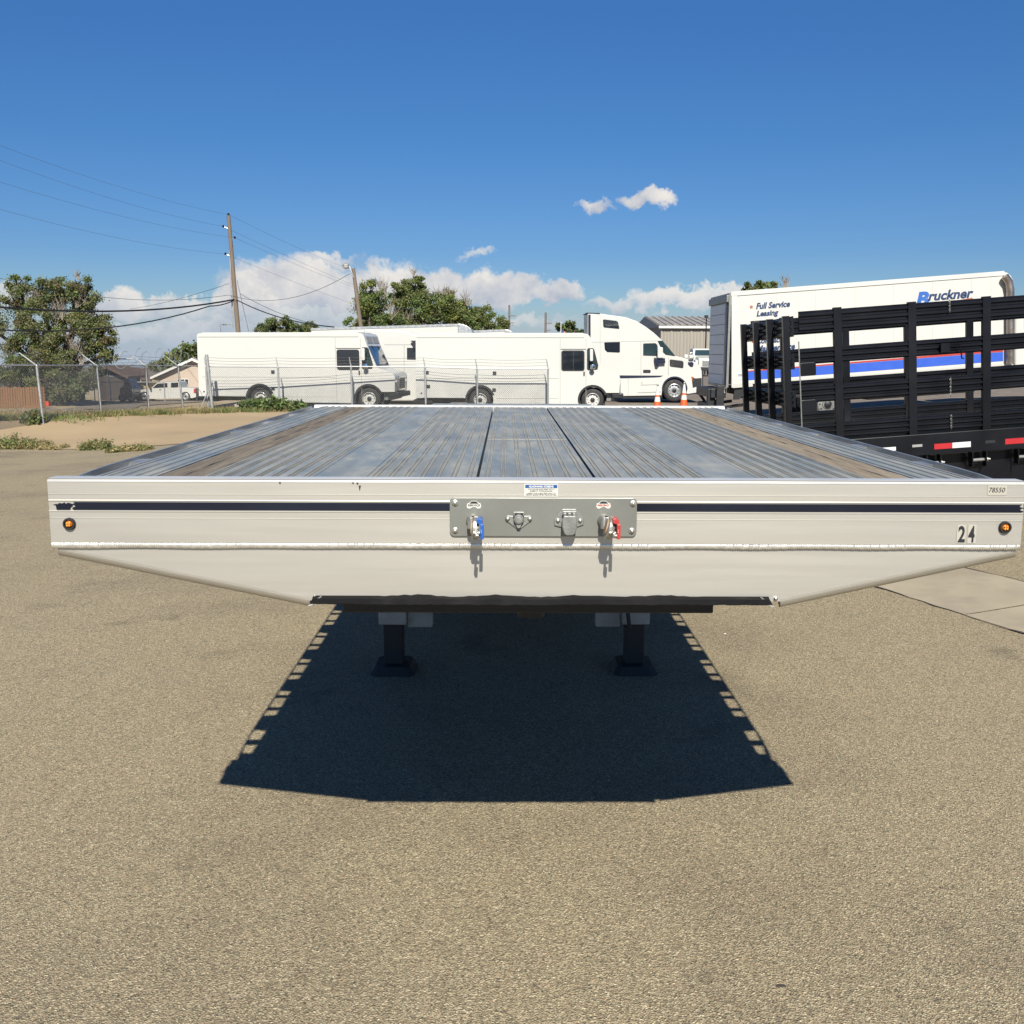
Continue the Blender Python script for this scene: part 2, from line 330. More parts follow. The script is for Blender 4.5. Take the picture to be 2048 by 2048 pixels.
# ------------------------------------------------------------------ mesh builder
class MB:
    def __init__(s): s.v = []; s.f = []; s.mi = []; s.cur = 0
    def face(s, ids): s.f.append(tuple(ids)); s.mi.append(s.cur)
    def add(s, pts): i = len(s.v); s.v.extend(tuple(p) for p in pts); return i
    def poly(s, pts): i = s.add(pts); s.face(range(i, i+len(pts))); return s
    def box(s, a, b):
        x0, x1 = sorted((a[0], b[0])); y0, y1 = sorted((a[1], b[1])); z0, z1 = sorted((a[2], b[2]))
        i = s.add([(x0, y0, z0), (x1, y0, z0), (x1, y1, z0), (x0, y1, z0), (x0, y0, z1), (x1, y0, z1), (x1, y1, z1), (x0, y1, z1)])
        for q in ((0, 3, 2, 1), (4, 5, 6, 7), (0, 1, 5, 4), (1, 2, 6, 5), (2, 3, 7, 6), (3, 0, 4, 7)): s.face([i+k for k in q])
        return s
    def loft(s, ra, rb, caps=True):                  # two rings with the same number of points
        n = len(ra); i = s.add(ra); j = s.add(rb)
        for k in range(n): s.face((i+k, i+(k+1) % n, j+(k+1) % n, j+k))
        if caps: s.face([i+k for k in range(n)][::-1]); s.face([j+k for k in range(n)])
        return s
    def slabxz(s, prof, y0, y1):                     # outline in x,z pushed from y0 to y1
        return s.loft([(x, y0, z) for x, z in prof], [(x, y1, z) for x, z in prof])
    def slabyz(s, prof, x0, x1):
        return s.loft([(x0, y, z) for y, z in prof], [(x1, y, z) for y, z in prof])
    def slabxy(s, prof, z0, z1):
        return s.loft([(x, y, z0) for x, y in prof], [(x, y, z1) for x, y in prof])
    def tube(s, p, q, r0, r1=None, n=8, caps=True):
        p, q = Vector(p), Vector(q); r1 = r0 if r1 is None else r1
        d = (q-p).normalized(); a = d.orthogonal().normalized(); b = d.cross(a)
        ra = [p+(a*math.cos(t)+b*math.sin(t))*r0 for t in (2*math.pi*k/n for k in range(n))]
        rb = [q+(a*math.cos(t)+b*math.sin(t))*r1 for t in (2*math.pi*k/n for k in range(n))]
        return s.loft(ra, rb, caps)
    def path(s, pts, r, n=6, r1=None):
        pts = [Vector(p) for p in pts]; rings = []; a = None
        for k, p in enumerate(pts):
            d = (pts[min(k+1, len(pts)-1)]-pts[max(k-1, 0)]).normalized()
            a = d.orthogonal().normalized() if a is None else (a-d*a.dot(d)).normalized()
            b = d.cross(a); rr = r if r1 is None else r+(r1-r)*k/(len(pts)-1)
            rings.append(s.add([p+(a*math.cos(t)+b*math.sin(t))*rr for t in (2*math.pi*j/n for j in range(n))]))
        for i, j in zip(rings, rings[1:]):
            for k in range(n): s.face((i+k, i+(k+1) % n, j+(k+1) % n, j+k))
        s.face([rings[0]+k for k in range(n)][::-1]); s.face([rings[-1]+k for k in range(n)])
        return s
    def lathe(s, prof, c, axis='y', n=24, closed=False, caps=True):      # prof: (radius, along axis)
        c = Vector(c); rings = []
        for r, h in prof:
            pts = []
            for k in range(n):
                t = 2*math.pi*k/n; a, b = r*math.cos(t), r*math.sin(t)
                pts.append(c+Vector({'y': (a, h, b), 'x': (h, a, b), 'z': (a, b, h)}[axis]))
            rings.append(s.add(pts))
        for i, j in zip(rings, rings[1:]):
            for k in range(n): s.face((i+k, i+(k+1) % n, j+(k+1) % n, j+k))
        if not closed and not caps: pass
        elif not closed:
            s.face([rings[0]+k for k in range(n)][::-1]); s.face([rings[-1]+k for k in range(n)])
        else:
            for k in range(n): s.face((rings[-1]+k, rings[-1]+(k+1) % n, rings[0]+(k+1) % n, rings[0]+k))
        return s
    def build(s, name, mats, parent=None, local=False, smooth=None, bevel=0, seg=2):
        if isinstance(mats, str): mats = [mats]
        o0 = Vector((0, 0, 0))
        if parent is not None and not local:
            p = parent
            while p.parent: p = p.parent
            o0 = p.location
        me = bpy.data.meshes.new(name)
        me.from_pydata([(v[0]-o0.x, v[1]-o0.y, v[2]-o0.z) for v in s.v], [], s.f)
        for m in mats: me.materials.append(MATS[m])
        if len(mats) > 1: me.polygons.foreach_set('material_index', s.mi)
        bm = bmesh.new(); bm.from_mesh(me); bmesh.ops.recalc_face_normals(bm, faces=bm.faces); bm.to_mesh(me); bm.free()
        if smooth:
            me.shade_smooth(); me.set_sharp_from_angle(angle=R(smooth))
        o = bpy.data.objects.new(name, me); C.objects.link(o); o.parent = parent
        if bevel:
            b = o.modifiers.new('bevel', 'BEVEL'); b.width = bevel; b.segments = seg; b.limit_method = 'ANGLE'; b.angle_limit = R(35); b.harden_normals = False
        return o
def tag(o, label=None, cat=None, group=None, kind=None):
    if label: o['label'] = label
    if cat: o['category'] = cat
    if group: o['group'] = group
    if kind: o['kind'] = kind
    return o
def thing(name, label, cat, loc=(0, 0, 0), rz=0, group=None):
    o = bpy.data.objects.new(name, None); C.objects.link(o); o.location = loc; o.rotation_euler = (0, 0, rz); o.empty_display_size = .2
    return tag(o, label, cat, group)
def copy_tree(o, parent=None):
    c = o.copy(); C.objects.link(c); c.parent = parent
    for ch in list(o.children): copy_tree(ch, c)
    return c
def text_mesh(txt, size=1.0, shear=0.0, bold=0.0, space=1.0, extrude=.004):
    cu = bpy.data.curves.new('text', 'FONT'); cu.body = txt; cu.size = size; cu.shear = shear; cu.offset = bold; cu.space_character = space; cu.extrude = extrude; cu.resolution_u = 3
    cu.align_x = 'LEFT'
    o = bpy.data.objects.new('text', cu); C.objects.link(o); bpy.context.view_layer.update()
    me = bpy.data.meshes.new_from_object(o.evaluated_get(bpy.context.evaluated_depsgraph_get()))
    bpy.data.objects.remove(o); return me
def lettering(name, txt, mat, parent, fit, **kw):
    # fit: corners (origin, x-edge vector, y-edge vector, thickness vector) that the text's box fills, in the parent's space
    me = text_mesh(txt, **kw); vs = [v.co.copy() for v in me.vertices]
    x0, x1 = min(v.x for v in vs), max(v.x for v in vs); y0, y1 = min(v.y for v in vs), max(v.y for v in vs); z0, z1 = min(v.z for v in vs), max(v.z for v in vs)
    O, ex, ey, ez = (Vector(k) for k in fit)
    for v, c in zip(me.vertices, vs):
        v.co = O + ex*((c.x-x0)/(x1-x0)) + ey*((c.y-y0)/(y1-y0)) + ez*((c.z-z0)/max(1e-6, z1-z0))
    me.materials.clear(); me.materials.append(MATS[mat]); me.name = name
    o = bpy.data.objects.new(name, me); C.objects.link(o); o.parent = parent; return o
def arc(cx, cz, r, a0, a1, n=10):
    return [(cx+r*math.cos(R(a0+(a1-a0)*k/n)), cz+r*math.sin(R(a0+(a1-a0)*k/n))) for k in range(n+1)]
def rrect(x0, z0, x1, z1, r, n=4):
    p = []
    for cx, cz, a in ((x1-r, z1-r, 0), (x0+r, z1-r, 90), (x0+r, z0+r, 180), (x1-r, z0+r, 270)): p += arc(cx, cz, r, a, a+90, n)
    return p

# ------------------------------------------------------------------ setting: ground, lot, apron, alley, gutter
def grid(name, xs, ys, off, mat):
    nx, ny = len(xs), len(ys)
    v = [(x, y, zg(x, y)+off) for y in ys for x in xs]
    f = [(j*nx+i, j*nx+i+1, (j+1)*nx+i+1, (j+1)*nx+i) for j in range(ny-1) for i in range(nx-1)]
    me = bpy.data.meshes.new(name); me.from_pydata(v, [], f); me.materials.append(MATS[mat]); me.shade_smooth()
    o = bpy.data.objects.new(name, me); C.objects.link(o); return tag(o, kind='structure')
def drape(name, A, B, nu, nv, off, mat, parent=None, kind='structure'):
    # a sheet between two polylines, laid on the ground
    def along(P, t):
        k = t*(len(P)-1); i = min(int(k), len(P)-2); u = k-i
        return Vector((P[i][0]+(P[i+1][0]-P[i][0])*u, P[i][1]+(P[i+1][1]-P[i][1])*u))
    v = []
    for j in range(nv+1):
        for i in range(nu+1):
            a, b = along(A, i/nu), along(B, i/nu); p = a+(b-a)*(j/nv); v.append((p.x, p.y, zg(p.x, p.y)+off))
    f = [(j*(nu+1)+i, j*(nu+1)+i+1, (j+1)*(nu+1)+i+1, (j+1)*(nu+1)+i) for j in range(nv) for i in range(nu)]
    me = bpy.data.meshes.new(name); me.from_pydata(v, [], f); me.materials.append(MATS[mat]); me.shade_smooth()
    bm = bmesh.new(); bm.from_mesh(me); bmesh.ops.recalc_face_normals(bm, faces=bm.faces)
    if sum(q.normal.z for q in bm.faces) < 0: bmesh.ops.reverse_faces(bm, faces=bm.faces)
    bm.to_mesh(me); bm.free()
    o = bpy.data.objects.new(name, me); C.objects.link(o); o.parent = parent
    return tag(o, kind=kind) if kind else o
def rng_list(a, b, st): return [a+(b-a)*k/max(1, round((b-a)/st)) for k in range(max(1, round((b-a)/st))+1)]
gx = [-2500, -900, -400, -200, -120] + rng_list(-80, 40, 1.0) + [60, 90, 140, 220, 400, 900, 2500]
gy = [-200, -60, -30] + rng_list(-15, 95, 1.0) + [100, 110, 120, 140, 170, 220, 300, 450, 800, 1500, 4000]
grid('ground', gx, gy, -.06, 'gravel')
grid('asphalt_lot', [-60, -45] + rng_list(-35, 20, .5) + [30, 45, 60], [-40, -20] + rng_list(-8, 26, .5), 0, 'asphalt')
# tan concrete apron rising from the lot to the fence
apx = [-40, -30, -22, -18, -14.6, -13, -11.5, -10, -9, -7.6]
drape('concrete_apron', [(x, 25.7) for x in apx], [(x, ytop(x)+.0) for x in apx], 54, 14, .012, 'concrete_apron')
# dry verge beyond the apron, and the alley that crosses behind it
vx = [-60, -40, -30, -22, -18, -14.6, -13, -11.5, -10, -9, -7.6]
drape('verge', [(x, ytop(x)) for x in vx], [(x, 110) for x in vx], 60, 80, -.02, 'dry_earth')
alow = [G(-150, 850), G(0, 836), G(150, 823), G(280, 812), G(405, 804), G(480, 800)]
ahigh = [G(-150, 838), G(0, 826), G(150, 815), G(280, 805), G(405, 798), G(480, 795)]
drape('alley_road', alow, ahigh, 40, 6, .03, 'alley')
# concrete gutter pan at the right, slab by slab
e1, e2 = G(1765, 1178), G(2048, 1268); u1 = G(1905, 1131)
gd = Vector((e2.x-e1.x, e2.y-e1.y, 0)).normalized(); gn = Vector((-gd.y, gd.x, 0)); gw = (Vector((u1.x, u1.y, 0))-Vector((e1.x, e1.y, 0))).dot(gn)
if gw < 0: gn, gw = -gn, -gw
pan = thing('gutter_pan', None, None, (0, 0, 0)); pan['kind'] = 'structure'
SL = 2.6
for k in range(-4, 5):
    A = [Vector((e1.x, e1.y, 0)) + gd*(k*SL+.9+.010), Vector((e1.x, e1.y, 0)) + gd*((k+1)*SL+.9-.010)]
    B = [p+gn*gw for p in A]
    drape('concrete_slab', [(p.x, p.y) for p in A], [(p.x, p.y) for p in B], 10, 5, .006, 'concrete_pan', pan, None)

# ------------------------------------------------------------------ the step deck trailer in front
TY, TYAW = 2.693, R(.35)
tc0 = at(1074.5, 1097, TY)
trailer = thing('flatbed_trailer', 'aluminium step deck flatbed trailer with blue stripe along its front beam', 'trailer', (tc0.x, TY, 0), TYAW)
cy_, sy_ = math.cos(TYAW), math.sin(TYAW)
def T(px, py, dy=0.0):                               # pixel -> trailer space on the plane dy behind the front face
    d = ray(px, py); n = Vector((-sy_, cy_, 0)); o = Vector((tc0.x, TY, 0))
    t = (dy - (CAM-o).dot(n))/d.dot(n); p = CAM + d*t - o
    return Vector((p.x*cy_+p.y*sy_, -p.x*sy_+p.y*cy_, p.z))
def tb(mb, name, mat, parent=trailer, **kw): return mb.build(name, mat, parent, local=True, **kw)
HW = 1.295
z_top = T(1074, 960).z; z_l1 = T(1074, 991).z; z_s1 = T(1074, 1005).z; z_s0 = T(1074, 1024).z; z_l2 = T(1074, 1039).z; z_w = T(1074, 1089).z
# front beam: one extrusion with a rounded top lip, two fine ridges and a shallow channel for the tape
prof = [(.055, z_top), (.008, z_top), (.002, z_top-.003), (0, z_top-.009)]
for z in (z_l1,): prof += [(0, z+.0012), (-.0009, z+.0005), (-.0009, z-.0005), (0, z-.0012)]
prof += [(0, z_s1+.004), (-.0012, z_s1+.0022), (-.0012, z_s1+.001), (.001, z_s1-.001), (.001, z_s0+.001), (-.0012, z_s0-.001), (-.0012, z_s0-.0022), (0, z_s0-.004)]
for z in (z_l2,): prof += [(0, z+.0012), (-.0009, z+.0005), (-.0009, z-.0005), (0, z-.0012)]
prof += [(0, z_w+.002), (.055, z_w+.002)]
tb(MB().slabyz(prof, -HW, HW), 'front_beam', 'aluminium')
# thin lip of brighter metal on the top edge
tb(MB().slabyz([(.0535, z_top+.0006), (.009, z_top+.0006), (.003, z_top-.003), (-.0012, z_top-.006), (-.0012, z_top-.0085), (.003, z_top-.0085), (.004, z_top-.004), (.0535, z_top-.001)], -HW+.001, HW-.001), 'top_lip', 'aluminium_edge')
# lower apron plate with rolled slanted edges
bl, br = T(619, 1203), T(1562, 1205); tl, tr_ = T(112, 1100), T(2036, 1104)
def slant(t, P, Q): return P+(Q-P)*t
outl = [(tl.x, z_w), (tr_.x, z_w), (tr_.x, tr_.z), (br.x, br.z), (bl.x, bl.z), (tl.x, tl.z)]
plate = MB(); plate.loft([(x, .012, z) for x, z in outl], [(x, .024, z) for x, z in outl]); tb(plate, 'apron_plate', 'aluminium')
for P, Q in ((tl, bl), (tr_, br)):
    m = MB(); p0, p1 = Vector((P.x, .038, P.z+.004)), Vector((Q.x, .038, Q.z+.004)); d = (p1-p0).normalized()
    nrm = Vector((d.z, 0, -d.x)); nrm = nrm if nrm.z < 0 else -nrm
    ra = []; rb = []
    for k in range(9):
        a = R(-5+100*k/8); off = Vector((0, -math.cos(a)*.0262, 0)) + nrm*(math.sin(a)*.0262)
        ra.append(p0+off); rb.append(p1+off)
    ra += [p0+Vector((0, .004, 0)), ]; rb += [p1+Vector((0, .004, 0)), ]
    m.loft(ra, rb); tb(m, 'rolled_edge', 'aluminium', smooth=40)
    c = Q; tb(MB().lathe([(.006, 0), (.006, -.004), (.004, -.007), (.0005, -.008)], (c.x+(.012 if P is tl else -.012), .012, c.z+.008), n=10), 'rivet', 'bright_steel', smooth=50)
# weld bead: overlapping ripples in one run
def weld(p0, p1, r, pitch, name, axis_n=Vector((0, -1, 0))):
    p0, p1 = Vector(p0), Vector(p1); L = (p1-p0).length; d = (p1-p0).normalized(); s_ = d.cross(axis_n); n = int(L/pitch); m = MB(); rs = random.Random(3)
    prev = None; sub = 3
    for k in range(n*sub+1):
        t = k/sub; ph = t-int(t); wob = 1+.05*math.sin(t*.11)+.05*math.sin(t*1.7)
        rr = r*wob*(.68+.42*(1-ph)); c = p0+d*(L*k/(n*sub)) + s_*(r*.07*math.sin(t*.13))
        ring = []
        for j in range(6):
            a = R(-100+200*j/5); skew = d*(-pitch*.55*math.cos(a))
            ring.append(c + axis_n*(math.cos(a)*rr*.62) + s_*(math.sin(a)*rr) + skew)
        i = m.add(ring)
        if prev is not None:
            for j in range(5): m.face((prev+j, prev+j+1, i+j+1, i+j))
        prev = i
    return tb(m, name, 'weld_metal', smooth=60)
wl_ = T(110, 1090); wr_ = T(2040, 1094)
weld((wl_.x-.006, .006, wl_.z), (wr_.x+.004, .006, wr_.z), .0092, .0062, 'weld_bead')
for sx in (-1, 1):
    weld((sx*(HW+.001), .03, z_top-.025-.03), (sx*(HW+.001), .03, z_w+.06), .010, .012, 'corner_weld', Vector((sx, 0, 0)))
# navy tape, torn near the left corner
def ragged(x0, x1, z0, z1, left, right, rs):
    pts = []
    nl = 7
    lo = [(x0+(rs.uniform(-.006, .006) if left else 0), z0+(z1-z0)*k/nl) for k in range(nl+1)]
    hi = [(x1+(rs.uniform(-.006, .006) if right else 0), z1-(z1-z0)*k/nl) for k in range(nl+1)]
    return lo[::-1]+hi[::-1] if False else [(x0, z0)]+[(x1, z0)]+hi[::-1][1:-1]+[(x1, z1)]+[(x0, z1)]+lo[::-1][1:-1]
rs = random.Random(5)
def tape(px0, px1, left, right, name='tape_stripe', top_notch=False):
    x0, x1 = T(px0, 1013).x, T(px1, 1013).x; z0, z1 = z_s0+.0022, z_s1-.0022
    pr = ragged(x0, x1, z0, z1, left, right, rs)
    if top_notch:
        w_ = x1-x0
        pr = [(x0+.004, z0), (x1-.004, z0), (x1-.002, z0+.006), (x1+.004, z0+.011), (x1+.002, z0+.016), (x1-.008, z1-.002), (x1-.016, z1-.005), (x0+w_*.6, z1-.001), (x0+w_*.45, z1-.004), (x0+w_*.25, z1-.003), (x0+w_*.15, z1-.007), (x0+.004, z1-.005), (x0-.006, z1-.008), (x0+.002, z0+.012)]
    m = MB(); m.slabxz(pr, -.0004, .0014); return tb(m, name, 'navy_tape')
tape(110, 143, 1, 1, top_notch=True); tape(147, 903, 1, 0); tape(1272, 2044, 0, 1)
# amber marker lights
for px, py in ((139.5, 1047.5), (2009, 1054.5)):
    c = T(px, py); g = tb(MB().lathe([(.0165, .0), (.0165, -.006), (.0150, -.0095), (.0118, -.0095), (.0108, -.005), (.0108, 0)], (c.x, 0, c.z), n=28), 'marker_light', 'rubber', smooth=40)
    tb(MB().lathe([(.0098, -.001), (.0098, -.005), (.008, -.008), (.004, -.0095), (.0004, -.010)], (c.x, 0, c.z), n=24), 'lens', 'amber_lens', parent=g, smooth=50)
    for k in range(4):
        a = R(45+90*k); tb(MB().lathe([(.0027, -.008), (.0025, -.0115), (.0005, -.0125)], (c.x+.0042*math.cos(a), 0, c.z+.0042*math.sin(a)), n=8), 'diode', 'amber_led', parent=g, smooth=50)
# stickers
def sticker(name, px0, py0, px1, py1, mat='clear_film', y=-.0008, thick=.0006, parent=trailer):
    a, b = T(px0, py1), T(px1, py0); return tb(MB().slabxz(rrect(a.x, a.z, b.x, b.z, .002), y-thick, y), name, mat, parent), a, b
def decal(name, txt, mat, parent, px0, py0, px1, py1, y=-.0018, **kw):
    a, b = T(px0, py1), T(px1, py0)
    return lettering(name, txt, mat, parent, ((a.x, y, a.z), (b.x-a.x, 0, 0), (0, 0, b.z-a.z), (0, -.0005, 0)), **kw)
s, a, b = sticker('number_sticker', 1974, 970, 2014, 990); decal('digits', '78550', 'black_print', s, 1977, 975, 2010, 984.5, shear=.18)
s, a, b = sticker('number_sticker', 1912, 1049, 1932, 1086.5); decal('digit', '2', 'black_print', s, 1914.5, 1051.5, 1931, 1084.5, bold=.028)
s, a, b = sticker('number_sticker', 1933.5, 1049, 1953, 1086.5); decal('digit', '4', 'black_print', s, 1935, 1051.5, 1950, 1084.5, bold=.028)
s, a, b = sticker('notice_sticker', 1048.5, 967.5, 1116, 993, 'white_vinyl'); s['label'] = 'white notice sticker with blue title bar'
a_, b_ = T(1050.5, 976), T(1114.5, 969.5); tb(MB().slabxz([(a_.x, a_.z), (b_.x, a_.z), (b_.x, b_.z), (a_.x, b_.z)], -.0018, -.0014), 'title_bar', 'blue_print', s)
decal('title', 'GLADHAND SCREENS', 'white_print', s, 1058, 970.8, 1107, 974.8, y=-.002, bold=.02)
for t_, y0, y1, x0, x1 in (('THIS TRAILER IS EQUIPPED WITH A', 977.6, 979.9, 1056, 1109), ('SCREEN IN THE GLADHANDS.', 980.8, 983.1, 1060, 1105), ('INSPECT AND CLEAN REGULARLY TO', 985.4, 987.7, 1054, 1111), ('PREVENT BRAKE SYSTEM MALFUNCTION.', 988.6, 990.9, 1051.5, 1113.5)):
    decal('notice_line', t_, 'black_print', s, x0, y0, x1, y1)
# grime runs on the upper front: small dark scrapes
for px, py, h in ((560, 964, 3), (715, 965, 3), (720, 971, 9), (706, 964.5, 2)):
    a_, b_ = T(px-1.2, py+h), T(px+1.2, py)
    tb(MB().slabxz([(a_.x, a_.z), (a_.x+.0012, a_.z-.002), (b_.x, b_.z-.004), (b_.x+.001, b_.z), (a_.x-.0015, b_.z)], -.0016, -.0002), 'scrape_mark', 'black_print')
# ---- connector panel
def D(x, y, dy=0.0): return T(860+.2381*x, 940+.2381*y, dy)        # pixels of the enlarged connector view
a_, b_ = D(168, 552), D(1738, 234)
panel = tb(MB().slabxz(rrect(a_.x, a_.z, b_.x, b_.z, .012, 6), -.0075, -.0035), 'connector_panel', 'steel_grey_paint', bevel=.0012)
for x, y in ((213, 272), (213, 503), (1702, 277), (1692, 507)):
    c = D(x, y); tb(MB().lathe([(.0085, -.0075), (.0085, -.010), (.007, -.0112), (.0045, -.0114), (.0042, -.0155), (.003, -.017), (.0005, -.0175)], (c.x, 0, c.z), n=20), 'panel_bolt', 'cast_metal', panel, smooth=45)
def name_tag(x, word, wmat):
    c = D(x, 290); m = MB(); wd, h0, h1 = .0192, -.010, .011
    pr = [(c.x-wd, c.z-.004), (c.x-wd*.92, c.z+.004), (c.x-wd*.62, c.z+.006), (c.x-wd*.35, c.z+h1), (c.x+wd*.35, c.z+h1), (c.x+wd*.62, c.z+.006), (c.x+wd*.92, c.z+.004), (c.x+wd, c.z-.004), (c.x+wd*.85, c.z+h0)] + [(c.x+wd*.55*math.cos(R(t)), c.z-.0125+.007*math.sin(R(t))) for t in (25, 60, 90, 120, 155)] + [(c.x-wd*.85, c.z+h0)]
    g = tb(m.slabxz(pr, -.0092, -.0076), 'name_plate', 'white_vinyl', panel)
    tb(MB().slabxz([(c.x-wd*.62, c.z+.0038), (c.x-wd*.33, c.z+.0098), (c.x+wd*.33, c.z+.0098), (c.x+wd*.62, c.z+.0038)], -.0098, -.0093), 'name_plate_band', 'black_print', g)
    lettering('word', word, wmat, g, ((c.x-wd*.82, -.0098, c.z-.0032), (wd*1.64, 0, 0), (0, 0, .0052), (0, -.0005, 0)), bold=.015)
    for sx in (-1, 1): tb(MB().lathe([(.0016, -.009), (.0014, -.0105), (.0003, -.011)], (c.x+sx*wd*.78, 0, c.z-.0065), n=8), 'pin', 'bright_steel', g, smooth=50)
name_tag(370, 'SERVICE', 'black_print'); name_tag(1455, 'EMERGENCY', 'red_plate')
def glad_hand(x, col, tilt, label):
    c = D(x, 430); r0 = MB()
    # elbow casting that comes out of the panel, with its square boss
    r0.lathe([(.017, -.006), (.017, -.016), (.0135, -.022), (.0135, -.046), (.011, -.052)], (c.x-.004, 0, c.z+.004), n=20)
    r0.lathe([(.0125, -.016), (.0125, .010), (.010, .016)], (c.x-.004, -.045, c.z+.004), axis='z', n=16)
    r0.box((c.x-.006, -.060, c.z+.006), (c.x+.010, -.030, c.z+.020))
    g = tb(r0, 'glad_hand', 'cast_metal', panel, smooth=40, bevel=.001); g['label'] = label
    # coupling disc seen on edge, rubber seal in its face
    th = R(tilt)
    def pt(a, r, h): return (c.x+.004+h*math.cos(th)+r*math.cos(a)*math.sin(th), -.078+.030*math.sin(a)*(r/.030), c.z-.004+r*math.cos(a)*math.cos(th)-h*math.sin(th))
    for nm, mt, pr in (('coupling_head', 'cast_metal', [(.029, .010), (.031, .004), (.031, -.004), (.027, -.007)]), ('seal', 'rubber_seal', [(.022, -.0072), (.022, -.0105), (.016, -.011)])):
        m = MB(); rings = [m.add([pt(2*math.pi*k/22, r, h) for k in range(22)]) for r, h in pr]
        for i, j in zip(rings, rings[1:]):
            for k in range(22): m.face((i+k, i+(k+1) % 22, j+(k+1) % 22, j+k))
        m.face([rings[0]+k for k in range(22)][::-1]); m.face([rings[-1]+k for k in range(22)])
        tb(m, nm, mt, g, smooth=40)
    # coloured guard plate with a folded top flap, and the lower detent lug
    p = MB(); x0 = c.x+.020
    p.slabyz([(-.055, c.z-.024), (-.125, c.z-.026), (-.128, c.z-.010), (-.120, c.z+.014), (-.060, c.z+.020), (-.040, c.z+.012)], x0, x0+.0032)
    p.slabxz([(x0-.010, c.z+.014), (x0+.004, c.z+.010), (x0+.0045, c.z+.022), (x0-.004, c.z+.026), (x0-.011, c.z+.024)], -.118, -.070)
    p.box((x0-.001, -.125, c.z-.026), (x0+.008, -.110, c.z+.012))
    tb(p, 'guard_plate', col, g, bevel=.0008)
    l_ = MB(); l_.box((c.x+.006, -.150, c.z-.016), (c.x+.012, -.070, c.z-.006)); l_.box((c.x+.008, -.160, c.z-.013), (c.x+.016, -.130, c.z-.008)); l_.tube((c.x+.0, -.11, c.z-.012), (c.x+.018, -.11, c.z-.012), .004)
    tb(l_, 'detent_lug', 'cast_metal', g, bevel=.001)
glad_hand(372, 'blue_anodised', 4, 'glad hand with blue guard plate'); glad_hand(1470, 'red_plate', 14, 'glad hand with chipped red guard plate')
# small round socket
c = D(745, 405); m = MB()
pl = tb(MB().slabxz([(c.x-.036, c.z+.004), (c.x-.031, c.z+.009), (c.x-.014, c.z+.008), (c.x-.012, c.z+.020), (c.x+.012, c.z+.020), (c.x+.014, c.z+.008), (c.x+.031, c.z+.009), (c.x+.036, c.z+.004), (c.x+.034, c.z-.005), (c.x+.006, c.z-.026), (c.x-.006, c.z-.026), (c.x-.034, c.z-.005)], -.0115, -.0075), 'round_socket', 'cast_grey', panel, bevel=.0015)
for sx in (-1, 1): tb(MB().lathe([(.0062, -.0115), (.0062, -.0145), (.005, -.016), (.0035, -.0165), (.003, -.0195), (.0005, -.0205)], (c.x+sx*.0295, 0, c.z+.001), n=6), 'bolt', 'cast_metal', pl, smooth=30)
tb(MB().lathe([(.0135, -.011), (.0135, -.024), (.0120, -.027), (.0095, -.0275), (.0095, -.0262), (.0004, -.0262)], (c.x, 0, c.z+.001), n=26), 'cover_rim', 'cast_grey', pl, smooth=40)
tb(MB().lathe([(.0090, -.0255), (.0085, -.0285), (.0004, -.029)], (c.x, 0, c.z+.001), n=22), 'cover', 'cast_metal', pl, smooth=40)
mm = MB(); mm.tube((c.x-.014, -.020, c.z+.0185), (c.x+.014, -.020, c.z+.0185), .0036, n=10); mm.box((c.x-.0145, -.024, c.z+.010), (c.x-.0105, -.011, c.z+.020)); mm.box((c.x+.0105, -.024, c.z+.010), (c.x+.0145, -.011, c.z+.020)); tb(mm, 'hinge', 'cast_grey', pl, bevel=.0008)
tb(MB().slabxz([(c.x-.009, c.z-.010), (c.x+.009, c.z-.010), (c.x+.004, c.z-.0235), (c.x-.004, c.z-.0235)], -.022, -.015), 'tongue', 'cast_grey', pl, bevel=.0015)
# larger seven pin socket with its flap
c = D(1165, 430)
pl = tb(MB().slabxz([(c.x-.039, c.z-.010), (c.x-.039, c.z+.008), (c.x-.018, c.z+.035), (c.x+.018, c.z+.035), (c.x+.039, c.z+.010), (c.x+.039, c.z-.008), (c.x+.016, c.z-.016), (c.x-.016, c.z-.016)], -.0125, -.0075), 'seven_pin_socket', 'cast_grey', panel, bevel=.0018)
for sx in (-1, 1): tb(MB().lathe([(.0058, -.0125), (.0058, -.0155), (.0045, -.0165), (.0035, -.017), (.003, -.0195), (.0005, -.0205)], (c.x+sx*.0295, 0, c.z+.004), n=6), 'bolt', 'cast_metal', pl, smooth=30)
tb(MB().lathe([(.020, -.012), (.020, -.034), (.018, -.036)], (c.x, 0, c.z-.003), n=26), 'barrel', 'cast_grey', pl, smooth=40)
tb(MB().slabxz([(c.x-.016, c.z+.022), (c.x+.016, c.z+.022), (c.x+.0195, c.z+.008), (c.x+.0195, c.z-.010), (c.x+.014, c.z-.027), (c.x+.008, c.z-.031), (c.x-.008, c.z-.031), (c.x-.014, c.z-.027), (c.x-.0195, c.z-.010), (c.x-.0195, c.z+.008)], -.046, -.037), 'flap', 'cast_grey', pl, bevel=.003, seg=3)
mm = MB(); mm.tube((c.x-.018, -.030, c.z+.0295), (c.x+.018, -.030, c.z+.0295), .0042, n=10)
for k in range(3): mm.box((c.x-.016+k*.012, -.044, c.z+.017), (c.x-.009+k*.012, -.028, c.z+.0285))
tb(mm, 'hinge', 'cast_grey', pl, bevel=.0008)
